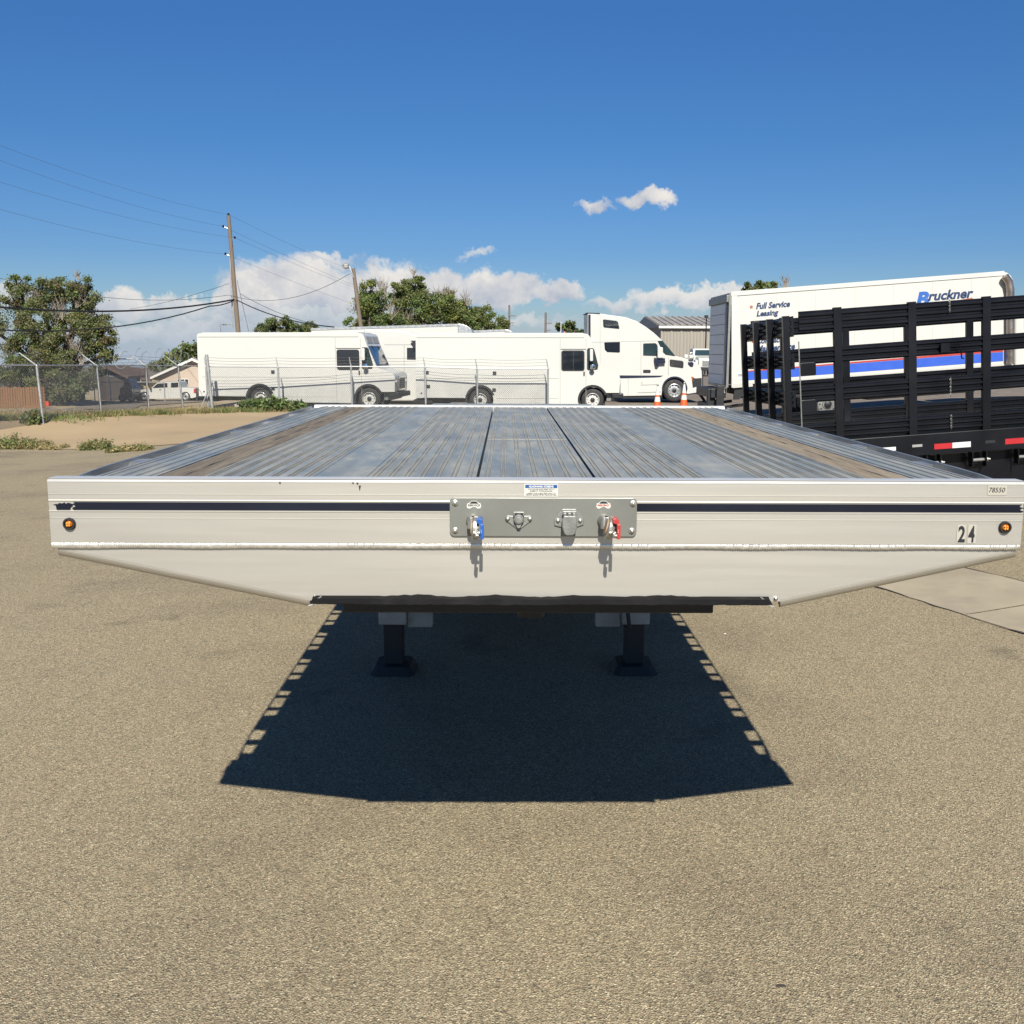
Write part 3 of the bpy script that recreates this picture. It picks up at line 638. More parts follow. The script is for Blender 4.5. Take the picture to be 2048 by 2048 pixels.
# ---- skid plate, coupler plate
za, zb = T(1074, 1196).z, T(1074, 1211).z
a_, b_ = T(618, 1205), T(1546, 1205); rs = random.Random(11); m = MB(); NX = 70; rowsA = []
for k in range(NX+1):
    x = a_.x+.010+(b_.x-a_.x-.020)*k/NX; lump = .004*rs.random() if 8 < k < 56 else .0006*rs.random()
    up_ = .004*math.sin(k*.5)*(1 if 10 < k < 60 else 0) + (rs.uniform(-.0015, .0035) if 10 < k < 60 else 0)
    rowsA.append([(x, .010, za+.003+up_*.6), (x, -.004-lump, za-.002), (x-(.008 if k == 0 else 0)+(.008 if k == NX else 0), -.006-lump*1.6, zb+.004+rs.uniform(-.001, .002)), (x-(.010 if k == 0 else 0)+(.010 if k == NX else 0), .004, zb+rs.uniform(0, .002)), (x, .10, zb)])
ids = [m.add(r) for r in rowsA]
for i, j in zip(ids, ids[1:]):
    for k in range(4): m.face((i+k, i+k+1, j+k+1, j+k))
tb(m, 'skid_plate', 'grease_black', smooth=30)
for P, sx in ((a_, -1), (b_, 1)):
    m = MB(); m.poly([(P.x+sx*.003, -.007, zb-.001), (P.x-sx*.033, -.002, za+.006), (P.x-sx*.036, -.001, za+.004), (P.x-sx*.006, -.007, zb-.001)]); tb(m, 'skid_edge', 'cast_grey')
cz0 = 1.150
tb(MB().box((-.60+.03, .30, cz0), (.54, 1.60, cz0+.05)), 'coupler_plate', 'under_steel', bevel=.004)
tb(MB().lathe([(.025, 0), (.025, -.06), (.045, -.062), (.045, -.09)], (0, .62, cz0), axis='z', n=16), 'kingpin', 'under_steel', smooth=40)
# ---- deck boards: extruded planks with pairs of ribs, each a part
YD0, YD1 = .056, 3.70; zd = z_top-.012
def plank(x0, x1, ribs, name='deck_plank', mat='deck_aluminium', z=zd, drop=0.0, pairs=True):
    g = .001; pr = [(x0+g, z-.03), (x0+g, z)]; hot = []
    for rx in ribs:
        for o in ((-.0088, -.0030), (.0030, .0088)) if pairs else ((-.006, .006),):
            a, b = rx+o[0], rx+o[1]; hot += [len(pr), len(pr)+1, len(pr)+2]; pr += [(a, z), (a+.0014, z+.0036), (b-.0014, z+.0036), (b, z)]
    pr += [(x1-g, z), (x1-g, z-.03)]
    m = MB(); m.loft([(x, YD0, zz) for x, zz in pr], [(x, YD1, zz-drop) for x, zz in pr])
    for k in hot: m.mi[k] = 1 if pairs else 0
    return tb(m, name, [mat, 'rib_edge'])
def ribs(x0, x1, n): return [x0+(x1-x0)*(k+.5)/n for k in range(n)]
XC = (-.160, .160)
# centre plank is spliced: front and rear lengths
for y0, y1 in ((YD0, 1.38), (1.386, YD1)):
    YD0, YD1, keep = y0, y1, (YD0, YD1); plank(-.160, .160, ribs(-.160, .160, 7)); YD0, YD1 = keep
tb(MB().box((-.155, 1.376, zd-.001), (.155, 1.392, zd+.0015)), 'splice_bead', 'rib_edge')
for sx in (-1, 1):
    seq = [(.1665, .473, 7, 1, 0), (.473, .620, 0, 1, 0), (.620, .930, 7, 1, 0), (1.060, 1.212, 4, 0, 0)]
    for x0, x1, n, pairs, _ in seq:
        a, b = (x0, x1) if sx > 0 else (-x1, -x0)
        plank(a, b, ribs(a, b, n), 'deck_plank' if n else 'smooth_deck_plank', pairs=bool(pairs))
    a, b = (.932, 1.058) if sx > 0 else (-1.058, -.932)
    for k, (u, v) in enumerate(((a, (a+b)/2-.001), ((a+b)/2+.001, b))):                     # two boards per nailing strip
        m = MB(); rr = random.Random(40+k+sx*3); ny = 36; W = 4; ids = []
        for j in range(ny+1):
            y = YD0+.002+(YD1-YD0-.004)*j/ny
            ids.append(m.add([(u, y, zd-.03)]+[(u+(v-u)*i/W, y, zd-.0015+rr.uniform(-.0014, .0014)) for i in range(W+1)]+[(v, y, zd-.03)]))
        for i, j in zip(ids, ids[1:]):
            for q in range(W+2): m.face((i+q, i+q+1, j+q+1, j+q))
        m.face([ids[0]+q for q in range(W+3)][::-1]); m.face([ids[-1]+q for q in range(W+3)])
        tb(m, 'nailing_board', 'wood_strip' if sx < 0 else 'wood_strip_pale')
tb(MB().box((-1.212, YD0, zd-.045), (1.212, YD1, zd-.032)), 'deck_underlay', 'under_steel')
# rear trim of the upper deck
tb(MB().slabyz([(YD1+.001, zd-.30), (YD1+.001, zd+.006), (YD1+.008, zd+.011), (YD1+.050, zd+.011), (YD1+.055, zd+.005), (YD1+.055, zd-.30)], -HW+.02, HW-.02), 'rear_trim', 'aluminium_edge')
# front dirt line where deck meets beam
# side rails: deck side, stake pockets, spools, rub rail
for sx in (-1, 1):
    X = lambda v: sx*v
    tb(MB().slabyz([(.06, zd-.17), (.06, zd+.002), (YD1, zd+.002), (YD1, zd-.17)], X(1.2125), X(1.222)), 'side_rail', 'aluminium')
    # rub rail: flat bar that bends in to the front corner
    pts = [(1.236, .057), (1.262, .12), (1.277, .24), (1.286, .42), (1.287, YD1)]; m = MB()
    for (xa, ya), (xb, yb) in zip(pts, pts[1:]): pass
    ids = [m.add([(X(x), y, zd-.078), (X(x+.008), y, zd-.078), (X(x+.008), y, zd+.003), (X(x), y, zd+.003)]) for x, y in pts]
    for i, j in zip(ids, ids[1:]):
        for k in range(4): m.face((i+k, i+(k+1) % 4, j+(k+1) % 4, j+k))
    m.face([ids[0]+k for k in range(4)]); m.face([ids[-1]+k for k in range(4)])
    tb(m, 'rub_rail', 'aluminium_plain')
    y = .62; k = 0
    while y < YD1:
        m = MB()
        m.slabxy([(X(1.2225), y-.060), (X(1.2865), y-.048), (X(1.2865), y+.048), (X(1.2225), y+.060)], zd-.10, zd-.006)
        tb(m, 'stake_pocket', 'aluminium_plain')
        for q in (.20, .40):
            if y+q < YD1-.03: tb(MB().tube((X(1.2225), y+q, zd-.045), (X(1.2865), y+q, zd-.045), .018, n=10), 'spool', 'aluminium_plain', smooth=40)
        y += .61; k += 1
    tb(MB().tube((X(1.2225), .34, zd-.045), (X(1.284), .34, zd-.045), .024, n=10), 'spool', 'aluminium_plain', smooth=40)
    tb(MB().slabxy([(X(1.2225), .06), (X(1.254), .06), (X(1.27), .16), (X(1.2225), .16)], zd-.12, zd-.01), 'corner_block', 'aluminium_plain')
# underside: beams and cross members
for x in (-.42, .42): tb(MB().slabxz([(x-.07, zd-.36), (x+.07, zd-.36), (x+.07, zd-.345), (x+.006, zd-.345), (x+.006, zd-.06), (x+.07, zd-.06), (x+.07, zd-.048), (x-.07, zd-.048), (x-.07, zd-.06), (x-.006, zd-.06), (x-.006, zd-.345), (x-.07, zd-.345)], .10, 3.9), 'main_beam', 'under_steel')
for k in range(9): tb(MB().box((-1.22, .32+k*.40, zd-.15), (1.22, .36+k*.40, zd-.048)), 'cross_member', 'under_steel')
# landing gear
for sx in (-1, 1):
    f = G(796 if sx < 0 else 1273, 1338) - Vector((tc0.x, TY, 0)); x, y = f.x, f.y
    leg = tb(MB().slabxz(rrect(x-.075, .37, x+.075, 1.23, .02), y-.075, y+.075), 'landing_leg', 'leg_white', bevel=.006)
    tb(MB().box((x-.083, y-.083, .30), (x+.083, y+.083, .385)), 'collar', 'leg_white', leg, bevel=.008)
    tb(MB().box((x-.058, y-.058, .045), (x+.058, y+.058, .34)), 'inner_tube', 'under_steel', leg, bevel=.008)
    m = MB(); m.loft([(x+a*.135, y+b*.15, .0) for a, b in ((-1, -.75), (-.75, -1), (.75, -1), (1, -.75), (1, .75), (.75, 1), (-.75, 1), (-1, .75))], [(x+a*.105, y+b*.12, .05) for a, b in ((-1, -.75), (-.75, -1), (.75, -1), (1, -.75), (1, .75), (.75, 1), (-.75, 1), (-1, .75))])
    tb(m, 'foot', 'under_steel', leg)
    tb(MB().box((x-sx*.085, y-.02, .27), (x-sx*.235, y+.06, 1.22)), 'gusset', 'leg_white', leg, bevel=.004)
    if sx > 0: tb(MB().tube((x-.085, y-.12, .62), (x-.045, y-.14, .30), .012, n=8), 'crank_handle', 'under_steel', leg)
tb(MB().tube((-.62, 3.30, 1.02), (.66, 3.30, 1.02), .022, n=8), 'cross_shaft', 'under_steel')
for sx in (-1, 1):
    tb(MB().tube((sx*.66+.03, 3.30, .55), (sx*.40, 2.55, 1.20), .022, n=8), 'leg_brace', 'under_steel')
    tb(MB().tube((sx*.66+.03, 3.32, .50), (sx*.05+.03, 3.34, 1.12), .020, n=8), 'leg_brace', 'under_steel')
for x in (-.16, .19): tb(MB().path([(x, .05, 1.44), (x, .5, 1.30), (x+.05, 1.6, 1.27), (x, 2.6, 1.28), (x-.03, 3.7, 1.22)], .011, 6), 'air_line', 'rubber')
# lower deck behind the step, with its axles
tb(MB().box((-1.275, 3.762, 1.0), (1.275, 14.2, 1.06)), 'lower_deck', 'deck_aluminium')
for sx in (-1, 1): tb(MB().box((sx*1.285, 3.80, .94), (sx*1.295, 14.2, 1.05)), 'lower_rub_rail', 'aluminium_plain')
for x in (-.42, .42): tb(MB().box((x-.07, 3.905, .62), (x+.07, 14.0, .996)), 'lower_beam', 'under_steel')
tb(MB().box((-1.1, 3.765, .66), (1.1, 3.82, 1.25)), 'step_wall', 'under_steel')
def wheel(parent, c, r, wd, rim='white_paint', axis='y', side=-1, local=False, holes=10, hub=True):
    # tyre with sub-parts rim and hub; the outer face looks along side*axis
    s = side; c = Vector(c); kw = dict(local=local)
    t = MB().lathe([(r*.60, s*wd*.48), (r*.80, s*wd*.52), (r*.93, s*wd*.46), (r, s*wd*.34), (r, -s*wd*.34), (r*.93, -s*wd*.46), (r*.80, -s*wd*.5), (r*.60, -s*wd*.48)], c, axis, 32, closed=True).build('wheel', 'tyre', parent, smooth=35, **kw)
    MB().lathe([(r*.615, s*wd*.47), (r*.57, s*wd*.50), (r*.54, s*wd*.36), (r*.50, s*wd*.20), (r*.30, s*wd*.24), (r*.26, s*wd*.30), (r*.0, s*wd*.30)], c, axis, 28, caps=False).build('rim', rim, t, smooth=35, **kw)
    if holes:
        m = MB()
        for k in range(holes):
            a = 2*math.pi*k/holes; off = Vector({'y': (math.cos(a)*r*.42, 0, math.sin(a)*r*.42), 'x': (0, math.cos(a)*r*.42, math.sin(a)*r*.42)}[axis])
            m.lathe([(r*.045, s*wd*.215), (r*.045, s*wd*.245)], c+off, axis, 8)
        m.build('hand_holes', 'black_plastic', t, **kw)
    if hub:
        MB().lathe([(r*.20, s*wd*.30), (r*.20, s*wd*.40), (r*.13, s*wd*.44), (0, s*wd*.45)], c, axis, 16).build('hub', 'black_plastic', t, smooth=35, **kw)
    return t
for y in (11.6, 12.8):
    for sx in (-1, 1): wheel(trailer, (sx*1.0, y, zg(tc0.x+sx, TY+y)+.47), .48, .5, 'aluminium_plain', 'x', sx, True)

# ------------------------------------------------------------------ vehicles seen side-on, drawn in the photograph's pixels on their near plane
def plane(ox, oy, sc, Y):
    def c(x, y, dy=0.0):
        p = at(ox+sc*x, oy+sc*y, Y); return Vector((p.x, Y+dy, p.z))
    return c
def xz(c, pts): return [(p.x, p.z) for p in (c(*q) for q in pts)]
def circ(c, x, y, r, a0, a1, n=10):                  # arc in enlarged-view pixels (y down)
    return [(x+r*math.cos(R(a0+(a1-a0)*k/n)), y-r*math.sin(R(a0+(a1-a0)*k/n))) for k in range(n+1)]
def pane(c, name, pts, mat, parent, Y, y0=-.006, y1=.01, bevel=0):
    return MB().slabxz(xz(c, pts), Y+y0, Y+y1).build(name, mat, parent, bevel=bevel)
def rr(x0, y0, x1, y1, r, n=4): return rrect(x0, y0, x1, y1, r, n)

def step_van(Y, width=2.25):
    c = plane(800, 560, .265, Y); z0 = zg(c(900, 900).x, Y+1)
    base = c(890, 1000); root = thing('step_van', 'white step van behind the fence with its nose beside the sleeper cab tractor', 'van', (base.x, Y+width/2, z0), group='white step vans behind the fence')
    prof = [(120, 890), (118, 425), (124, 411), (138, 405), (1395, 404), (1418, 409), (1432, 425), (1452, 492), (1522, 660), (1535, 672), (1640, 708), (1656, 722), (1662, 745), (1656, 852), (1566, 852)]
    prof += circ(c, 1455, 905, 112, 28, 196, 12) + [(1342, 937), (703, 934)] + circ(c, 605, 905, 100, -15, 190, 12) + [(504, 892)]
    pr = xz(c, prof)
    MB().slabxz(pr, Y, Y+width).build('body', 'white_paint', root, bevel=.045, seg=3)
    # roof cap, gutters, seams, rub strips
    MB().slabxz(xz(c, [(125, 432), (125, 437), (1390, 437), (1390, 432)]), Y-.006, Y+.001).build('roof_gutter', 'seam_grey', root)
    MB().slabxz(xz(c, [(150, 400), (150, 405), (1385, 404), (1385, 399)]), Y+.1, Y+width-.1).build('roof', 'white_roof', root)
    for x in (1207, 1402): MB().slabxz(xz(c, [(x, 440), (x, 932), (x+3, 932), (x+3, 440)]), Y-.003, Y+.001).build('panel_seam', 'seam_grey', root)
    MB().slabxz(xz(c, [(1213, 520), (1213, 525), (1402, 525), (1402, 520)]), Y-.008, Y+.001).build('drip_rail', 'black_plastic', root)
    for y, x0, x1 in ((740, 150, 1198), (890, 730, 1196), (886, 170, 480)): MB().slabxz(xz(c, [(x0, y-2.5), (x0, y+2.5), (x1, y+2.5), (x1, y-2.5)]), Y-.012, Y+.001).build('rub_strip', 'cream_panel', root, bevel=.003)
    for x, y in ((190, 686), (700, 690), (200, 791), (697, 817)): MB().slabxz(xz(c, [(x, y), (x, y+26), (x+27, y+26), (x+27, y)]), Y-.02, Y+.001).build('marker_lamp', 'black_plastic', root, bevel=.004)
    MB().lathe([(.03, 0), (.03, -.02)], c(162, 855)-Vector((0, 0, 0)), n=10).build('fuel_cap', 'black_plastic', root)
    # door window with its black frame, and the quarter light
    fr = pane(c, 'door_window', rr(1217, 531, 1393, 687, 18), 'black_plastic', root, Y, -.012)
    for x0, x1 in ((1226, 1306), (1312, 1385)): pane(c, 'pane', rr(x0, 540, x1, 678, 10), 'glass_dark', fr, Y, -.016)
    fq = pane(c, 'quarter_window', [(1411, 528), (1418, 515), (1455, 514), (1466, 525), (1497, 645), (1490, 676), (1420, 682), (1411, 672)], 'black_plastic', root, Y, -.012)
    pane(c, 'pane', [(1420, 530), (1452, 522), (1487, 645), (1482, 667), (1420, 672)], 'glass_green', fq, Y, -.016)
    MB().slabxz(xz(c, rr(1384, 690, 1394, 722, 4)), Y-.035, Y+.001).build('door_handle', 'black_plastic', root)
    # mirror on a tubular arm
    a, b = c(1442, 530), c(1446, 700); mr_ = MB(); mr_.path([a, a+Vector((.06, -.18, .0)), c(1445, 560)+Vector((.05, -.28, 0)), c(1448, 680)+Vector((.03, -.22, 0)), b], .014); mo = mr_.build('mirror_arm', 'black_plastic', root)
    MB().slabxz(xz(c, rr(1428, 522, 1452, 612, 8)), Y-.36, Y-.28).build('mirror', 'white_paint', mo, bevel=.02)
    MB().lathe([(.10, 0), (.09, -.03), (.02, -.05)], c(1440, 655)+Vector((.05, -.25, 0)), n=14).build('round_mirror', 'chrome', mo, smooth=40)
    # front: windscreen in two panes, visor panel, grille, lamps, bumper
    P, Q = c(1452, 492), c(1522, 660); d = (Q-P); n_ = Vector((-d.z, 0, d.x)).normalized(); n_ = n_ if n_.x > 0 else -n_
    def front_quad(P, Q, y0, y1, off, th, name, mat, par):
        m = MB(); A = [P+n_*off, Q+n_*off]; B = [P+n_*(off+th), Q+n_*(off+th)]
        m.loft([(A[0].x, Y+y0, A[0].z), (A[1].x, Y+y0, A[1].z), (A[1].x, Y+y1, A[1].z), (A[0].x, Y+y1, A[0].z)], [(B[0].x, Y+y0, B[0].z), (B[1].x, Y+y0, B[1].z), (B[1].x, Y+y1, B[1].z), (B[0].x, Y+y1, B[0].z)])
        return m.build(name, mat, par)
    ws = front_quad(P+d*.08, P+d*.96, .14, width-.14, -.004, .010, 'windscreen', 'black_plastic', root)
    for y0, y1 in ((.18, width/2-.02), (width/2+.02, width-.18)): front_quad(P+d*.12, P+d*.92, y0, y1, .004, .008, 'pane', 'glass_dark', ws)
    for y in (.6, 1.55):
        m = MB(); p = P+d*.05; m.tube((p.x+.03, Y+y, p.z), (p.x+.16, Y+y+.3, p.z-.38), .010); m.build('wiper', 'black_plastic', root)
    P2, Q2 = c(1432, 425), c(1452, 488); d2 = Q2-P2; n_ = Vector((-d2.z, 0, d2.x)).normalized(); n_ = n_ if n_.x > 0 else -n_
    for y0, y1 in ((.2, width/2-.03), (width/2+.03, width-.2)): front_quad(P2+d2*.12, P2+d2*.9, y0, y1, -.004, .012, 'visor_panel', 'seam_grey', root)
    gx0 = c(1662, 745).x; gz1, gz0 = c(1660, 735).z, c(1660, 846).z; ym = Y+width/2
    gr = MB().slabyz(rrect(ym-.62, gz0, ym+.62, gz1, .06), gx0-.02, gx0+.035).build('grille', 'chrome', root, bevel=.01)
    MB().slabyz(rrect(ym-.52, gz0+.07, ym+.52, gz1-.08, .03), gx0+.03, gx0+.039).build('grille_mesh', 'black_plastic', gr)
    for k in range(6): MB().box((gx0+.039, ym-.50, gz0+.11+k*.075), (gx0+.046, ym+.50, gz0+.125+k*.075)).build('grille_bar', 'aluminium_plain', gr)
    for y in (.22, width-.22): MB().lathe([(.10, 0), (.10, .03), (.06, .06), (.0, .065)], (gx0-.03, Y+y, (gz0+gz1)/2+.05), 'x', 18).build('headlight', 'reflector_white', root, smooth=40)
    bz = c(1660, 870).z
    MB().box((c(1600, 860).x, Y+.05, bz-.12), (gx0+.14, Y+width-.05, bz+.07)).build('bumper', 'black_plastic', root, bevel=.03)
    MB().box((c(1565, 852).x, Y+.25, c(1600, 915).z), (c(1625, 852).x, Y+width-.25, c(1600, 850).z)).build('axle_beam', 'cast_grey', root)
    MB().box((c(200, 905).x, Y+.5, c(0, 925).z), (c(1400, 905).x, Y+width-.5, c(0, 880).z)).build('chassis', 'under_steel', root)
    for x, y, a0 in ((1455, 905, 0), (605, 905, 0)):
        ar = MB(); outer = xz(c, circ(c, x, y, 114, 20, 190, 14)); inner = xz(c, circ(c, x, y, 98, 20, 190, 14))
        ar.slabxz(outer+inner[::-1], Y-.012, Y+.02).build('wheel_arch', 'black_plastic', root)
        p = c(x, y); r = p.z-z0; r = min(r, .44)
        wheel(root, (p.x, Y+.20, z0+r), r, .30, 'white_paint'); wheel(root, (p.x, Y+width-.20, z0+r), r, .30, 'white_paint', side=1)
        MB().box((p.x-.5, Y+.36, p.z-.25), (p.x+.5, Y+.37, p.z+.45)).build('wheel_well', 'under_steel', root)
    MB().slabxz(xz(c, [(100, 905), (100, 925), (240, 932), (240, 910)]), Y+.1, Y+width-.1).build('rear_bumper', 'black_plastic', root)
    return root
van2 = step_van(39.0)
van1 = copy_tree(van2); van1['label'] = 'left white step van behind the fence with leafy weeds at its rear wheel'
v1 = at(407, 700, 40.6); v2l = at(831, 700, 39.0)
th = R(-6.0); off = van2.location.x - v2l.x
van1.rotation_euler.z = th
van1.location = (v1.x + off*math.cos(th) + .1, 40.55, zg(-8, 40.5))

# ---- white sleeper cab tractor
def tractor(Y=46.5, width=2.5):
    c = plane(1150, 580, .1812, Y); b = c(800, 1210); z0 = zg(b.x, Y+1)
    root = thing('semi_tractor', 'white sleeper cab semi tractor with tall roof fairing facing the orange cones', 'truck', (b.x, Y+width/2, z0))
    body = [(140, 1000), (140, 262), (270, 260), (400, 279), (560, 300), (680, 342), (780, 405), (870, 472), (962, 556), (1105, 728), (1180, 745), (1275, 772), (1345, 806), (1385, 845), (1400, 900), (1402, 975), (1402, 1125), (1238, 1150)]
    body += circ(c, 1100, 1095, 138, -20, 185, 14) + [(955, 1165), (520, 1172), (500, 1165), (500, 1000)]
    MB().slabxz(xz(c, body), Y, Y+width).build('cab_body', 'white_paint', root, bevel=.07, seg=3)
    MB().slabxz(xz(c, [(125, 256), (128, 250), (275, 254), (275, 264)]), Y-.02, Y+width+.02).build('roof_lip', 'navy_plastic', root)
    MB().slabxz(xz(c, [(146, 270), (146, 520), (172, 520), (172, 270)]), Y-.01, Y+.06).build('side_extender_gap', 'navy_plastic', root)
    for pts in ([(276, 265), (276, 940), (279, 940), (279, 265)], [(180, 576), (180, 580), (965, 562), (965, 558)], [(726, 570), (726, 938), (730, 938), (730, 570)], [(585, 975), (585, 1170), (589, 1170), (589, 975)], [(1030, 740), (1026, 930), (1030, 960), (1033, 930), (1034, 740)]):
        MB().slabxz(xz(c, pts), Y-.004, Y+.001).build('panel_seam', 'seam_grey', root)
    for nm, pts in (('upper_sleeper_window', [(308, 330), (320, 324), (455, 340), (474, 352), (490, 420), (484, 430), (325, 415), (312, 404)]), ('lower_sleeper_window', [(322, 584), (330, 578), (496, 574), (496, 682), (488, 692), (355, 686), (330, 660)])):
        pane(c, nm, pts, 'glass_dark', root, Y, -.008, bevel=.003)
    dw = pane(c, 'door_window', [(752, 600), (758, 590), (885, 586), (905, 600), (935, 700), (930, 730), (752, 724)], 'black_plastic', root, Y, -.008)
    pane(c, 'pane', [(760, 597), (880, 593), (898, 606), (926, 700), (922, 722), (760, 718)], 'glass_green', dw, Y, -.014)
    P, Q = c(915, 565), c(1100, 722); wd = [(912, 566), (935, 560), (962, 560), (1108, 730), (1085, 728), (1000, 715), (975, 690)]
    pane(c, 'windscreen_edge', wd, 'glass_green', root, Y, -.010)
    d = Q-P; n_ = Vector((-d.z, 0, d.x)).normalized(); n_ = n_ if n_.x > 0 else -n_
    P3, Q3 = c(966, 560), c(1102, 724); m = MB(); m.loft([P3+n_*.005+Vector((0, .1, 0)), Q3+n_*.005+Vector((0, .1, 0)), Q3+n_*.005+Vector((0, width-.1, 0)), P3+n_*.005+Vector((0, width-.1, 0))], [P3+n_*.02+Vector((0, .1, 0)), Q3+n_*.02+Vector((0, .1, 0)), Q3+n_*.02+Vector((0, width-.1, 0)), P3+n_*.02+Vector((0, width-.1, 0))]); m.build('windscreen', 'glass_green', root)
    # mirror, handle, intake, lamps, fairing details
    mm = MB().slabxz(xz(c, rr(902, 632, 962, 752, 12)), Y-.30, Y-.12).build('mirror', 'white_paint', root, bevel=.04)
    MB().slabxz(xz(c, [(870, 745), (985, 748), (992, 805), (930, 808), (908, 840), (884, 836), (876, 790)]), Y-.20, Y+.001).build('mirror_base', 'navy_plastic', root, bevel=.02)
    MB().slabxz(xz(c, rr(752, 880, 834, 914, 8)), Y-.025, Y+.001).build('door_handle', 'black_plastic', root, bevel=.008)
    it = MB().slabxz(xz(c, [(1045, 770), (1060, 766), (1185, 782), (1198, 800), (1196, 855), (1185, 862), (1055, 845), (1045, 832)]), Y-.02, Y+.001).build('side_intake', 'black_plastic', root, bevel=.006)
    MB().slabxz(xz(c, rr(1058, 780, 1092, 838, 6)), Y-.028, Y-.018).build('intake_badge', 'chrome', it)
    hm = MB(); hm.tube(c(1290, 800)+Vector((0, .05, 0)), c(1300, 745)+Vector((0, -.1, 0)), .02); hm.build('hood_mirror_arm', 'navy_plastic', root)
    for x, dy in ((1276, -.12), (1318, width-.3)): MB().slabxz(xz(c, rr(x-22, 716, x+22, 756, 10)), Y+dy-.06, Y+dy+.06).build('hood_mirror', 'white_paint', root, bevel=.03)
    MB().slabxz(xz(c, [(1245, 795), (1290, 790), (1310, 812), (1300, 848), (1270, 845), (1248, 820)]), Y-.03, Y+.001).build('hood_mirror_base', 'navy_plastic', root, bevel=.01)
    MB().slabxz(xz(c, [(1385, 845), (1412, 862), (1419, 900), (1419, 1120), (1404, 1140), (1402, 900)]), Y+.08, Y+width-.08).build('grille', 'black_plastic', root, bevel=.01)
    MB().slabxz(xz(c, [(1285, 958), (1300, 960), (1320, 975), (1398, 970), (1398, 1055), (1330, 1070), (1300, 1080)]), Y-.015, Y+.001).build('headlight', 'black_plastic', root, bevel=.006)
    MB().slabxz(xz(c, [(1282, 955), (1296, 958), (1304, 1005), (1297, 1000)]), Y-.02, Y+.001).build('turn_signal', 'amber_lens', root)
    MB().slabxz(xz(c, [(493, 942), (975, 945), (940, 962), (880, 966), (493, 976)]), Y-.006, Y+.03).build('fairing_band', 'navy_plastic', root)
    for pts in ([(720, 1045), (735, 1052), (905, 1046), (918, 1040), (905, 1040), (735, 1046)], [(690, 1130), (800, 1126), (945, 1118), (945, 1128), (800, 1134), (690, 1136)], [(734, 1016), (734, 1038), (742, 1038), (742, 1016)]): MB().slabxz(xz(c, pts), Y-.010, Y+.001).build('step_groove', 'seam_grey', root)
    MB().slabxz(xz(c, [(500, 1176), (510, 1200), (960, 1196), (965, 1170)]), Y+.06, Y+width-.06).build('side_skirt', 'black_plastic', root)
    MB().slabxz(xz(c, [(1235, 1132), (1405, 1130), (1400, 1142), (1240, 1158)]), Y+.03, Y+width-.03).build('bumper_skirt', 'navy_plastic', root)
    ar = MB(); ar.slabxz(xz(c, circ(c, 1100, 1095, 142, 0, 188, 14))+xz(c, circ(c, 1100, 1095, 126, 0, 188, 14))[::-1], Y-.012, Y+.03).build('wheel_arch', 'navy_plastic', root)
    r = .5; p = c(1100, 1100)
    for s_, y in ((-1, Y+.20), (1, Y+width-.20)): wheel(root, (p.x, y, z0+r), r, .32, 'aluminium_plain', side=s_)
    MB().box((p.x-.55, Y+.38, z0+.2), (p.x+.55, Y+.39, z0+1.2)).build('wheel_well', 'under_steel', root)
    x0 = c(140, 900).x
    for y in (Y+width/2-.42, Y+width/2+.36): MB().box((x0-3.2, y, z0+.75), (c(1300, 0).x, y+.06, z0+1.0)).build('frame_rail', 'under_steel', root)
    for dx in (1.0, 2.3):
        for s_, y in ((-1, Y+.30), (1, Y+width-.30)): wheel(root, (x0-dx+.3, y, z0+r), r, .58, 'aluminium_plain', side=s_)
    return root
tractor()

# ---- second white truck, mostly hidden between the vans
def hidden_truck(Y=44.6):
    c = plane(400, 500, .265, Y); z0 = zg(-6, Y); b = c(1500, 1100)
    root = thing('cab_truck', 'white truck cab with curved roof half hidden between the two step vans', 'truck', (b.x, Y+1.2, z0))
    MB().slabxz(xz(c, [(1130, 1140), (1130, 612), (1250, 597), (1330, 598), (1450, 604), (1560, 615), (1640, 634), (1700, 700), (1740, 820), (1860, 850), (1880, 900), (1880, 1140)]), Y, Y+2.4).build('cab_body', 'white_paint', root, bevel=.06, seg=3)
    for pts in ([(1390, 713), (1390, 717), (1640, 717), (1640, 713)], [(1539, 717), (1539, 1000), (1543, 1000), (1543, 717)], [(1240, 600), (1237, 900), (1241, 900), (1244, 600)]): MB().slabxz(xz(c, pts), Y-.004, Y+.001).build('panel_seam', 'seam_grey', root)
    pane(c, 'door_window', [(1562, 738), (1680, 738), (1700, 830), (1562, 826)], 'glass_dark', root, Y, -.01)
    MB().slabxz(xz(c, [(1592, 684), (1640, 684), (1640, 740), (1610, 740), (1606, 700)]), Y-.2, Y-.1).build('mirror', 'black_plastic', root)
    for x in (1330, 1760):
        p = c(x, 1080); wheel(root, (p.x, Y+.2, z0+.48), .48, .3, 'aluminium_plain'); wheel(root, (p.x, Y+2.2, z0+.48), .48, .3, 'aluminium_plain', side=1)
    MB().box((c(1120, 0).x-2.4, Y+.4, z0+.6), (c(1860, 0).x, Y+2.0, z0+.9)).build('chassis', 'under_steel', root)
hidden_truck()
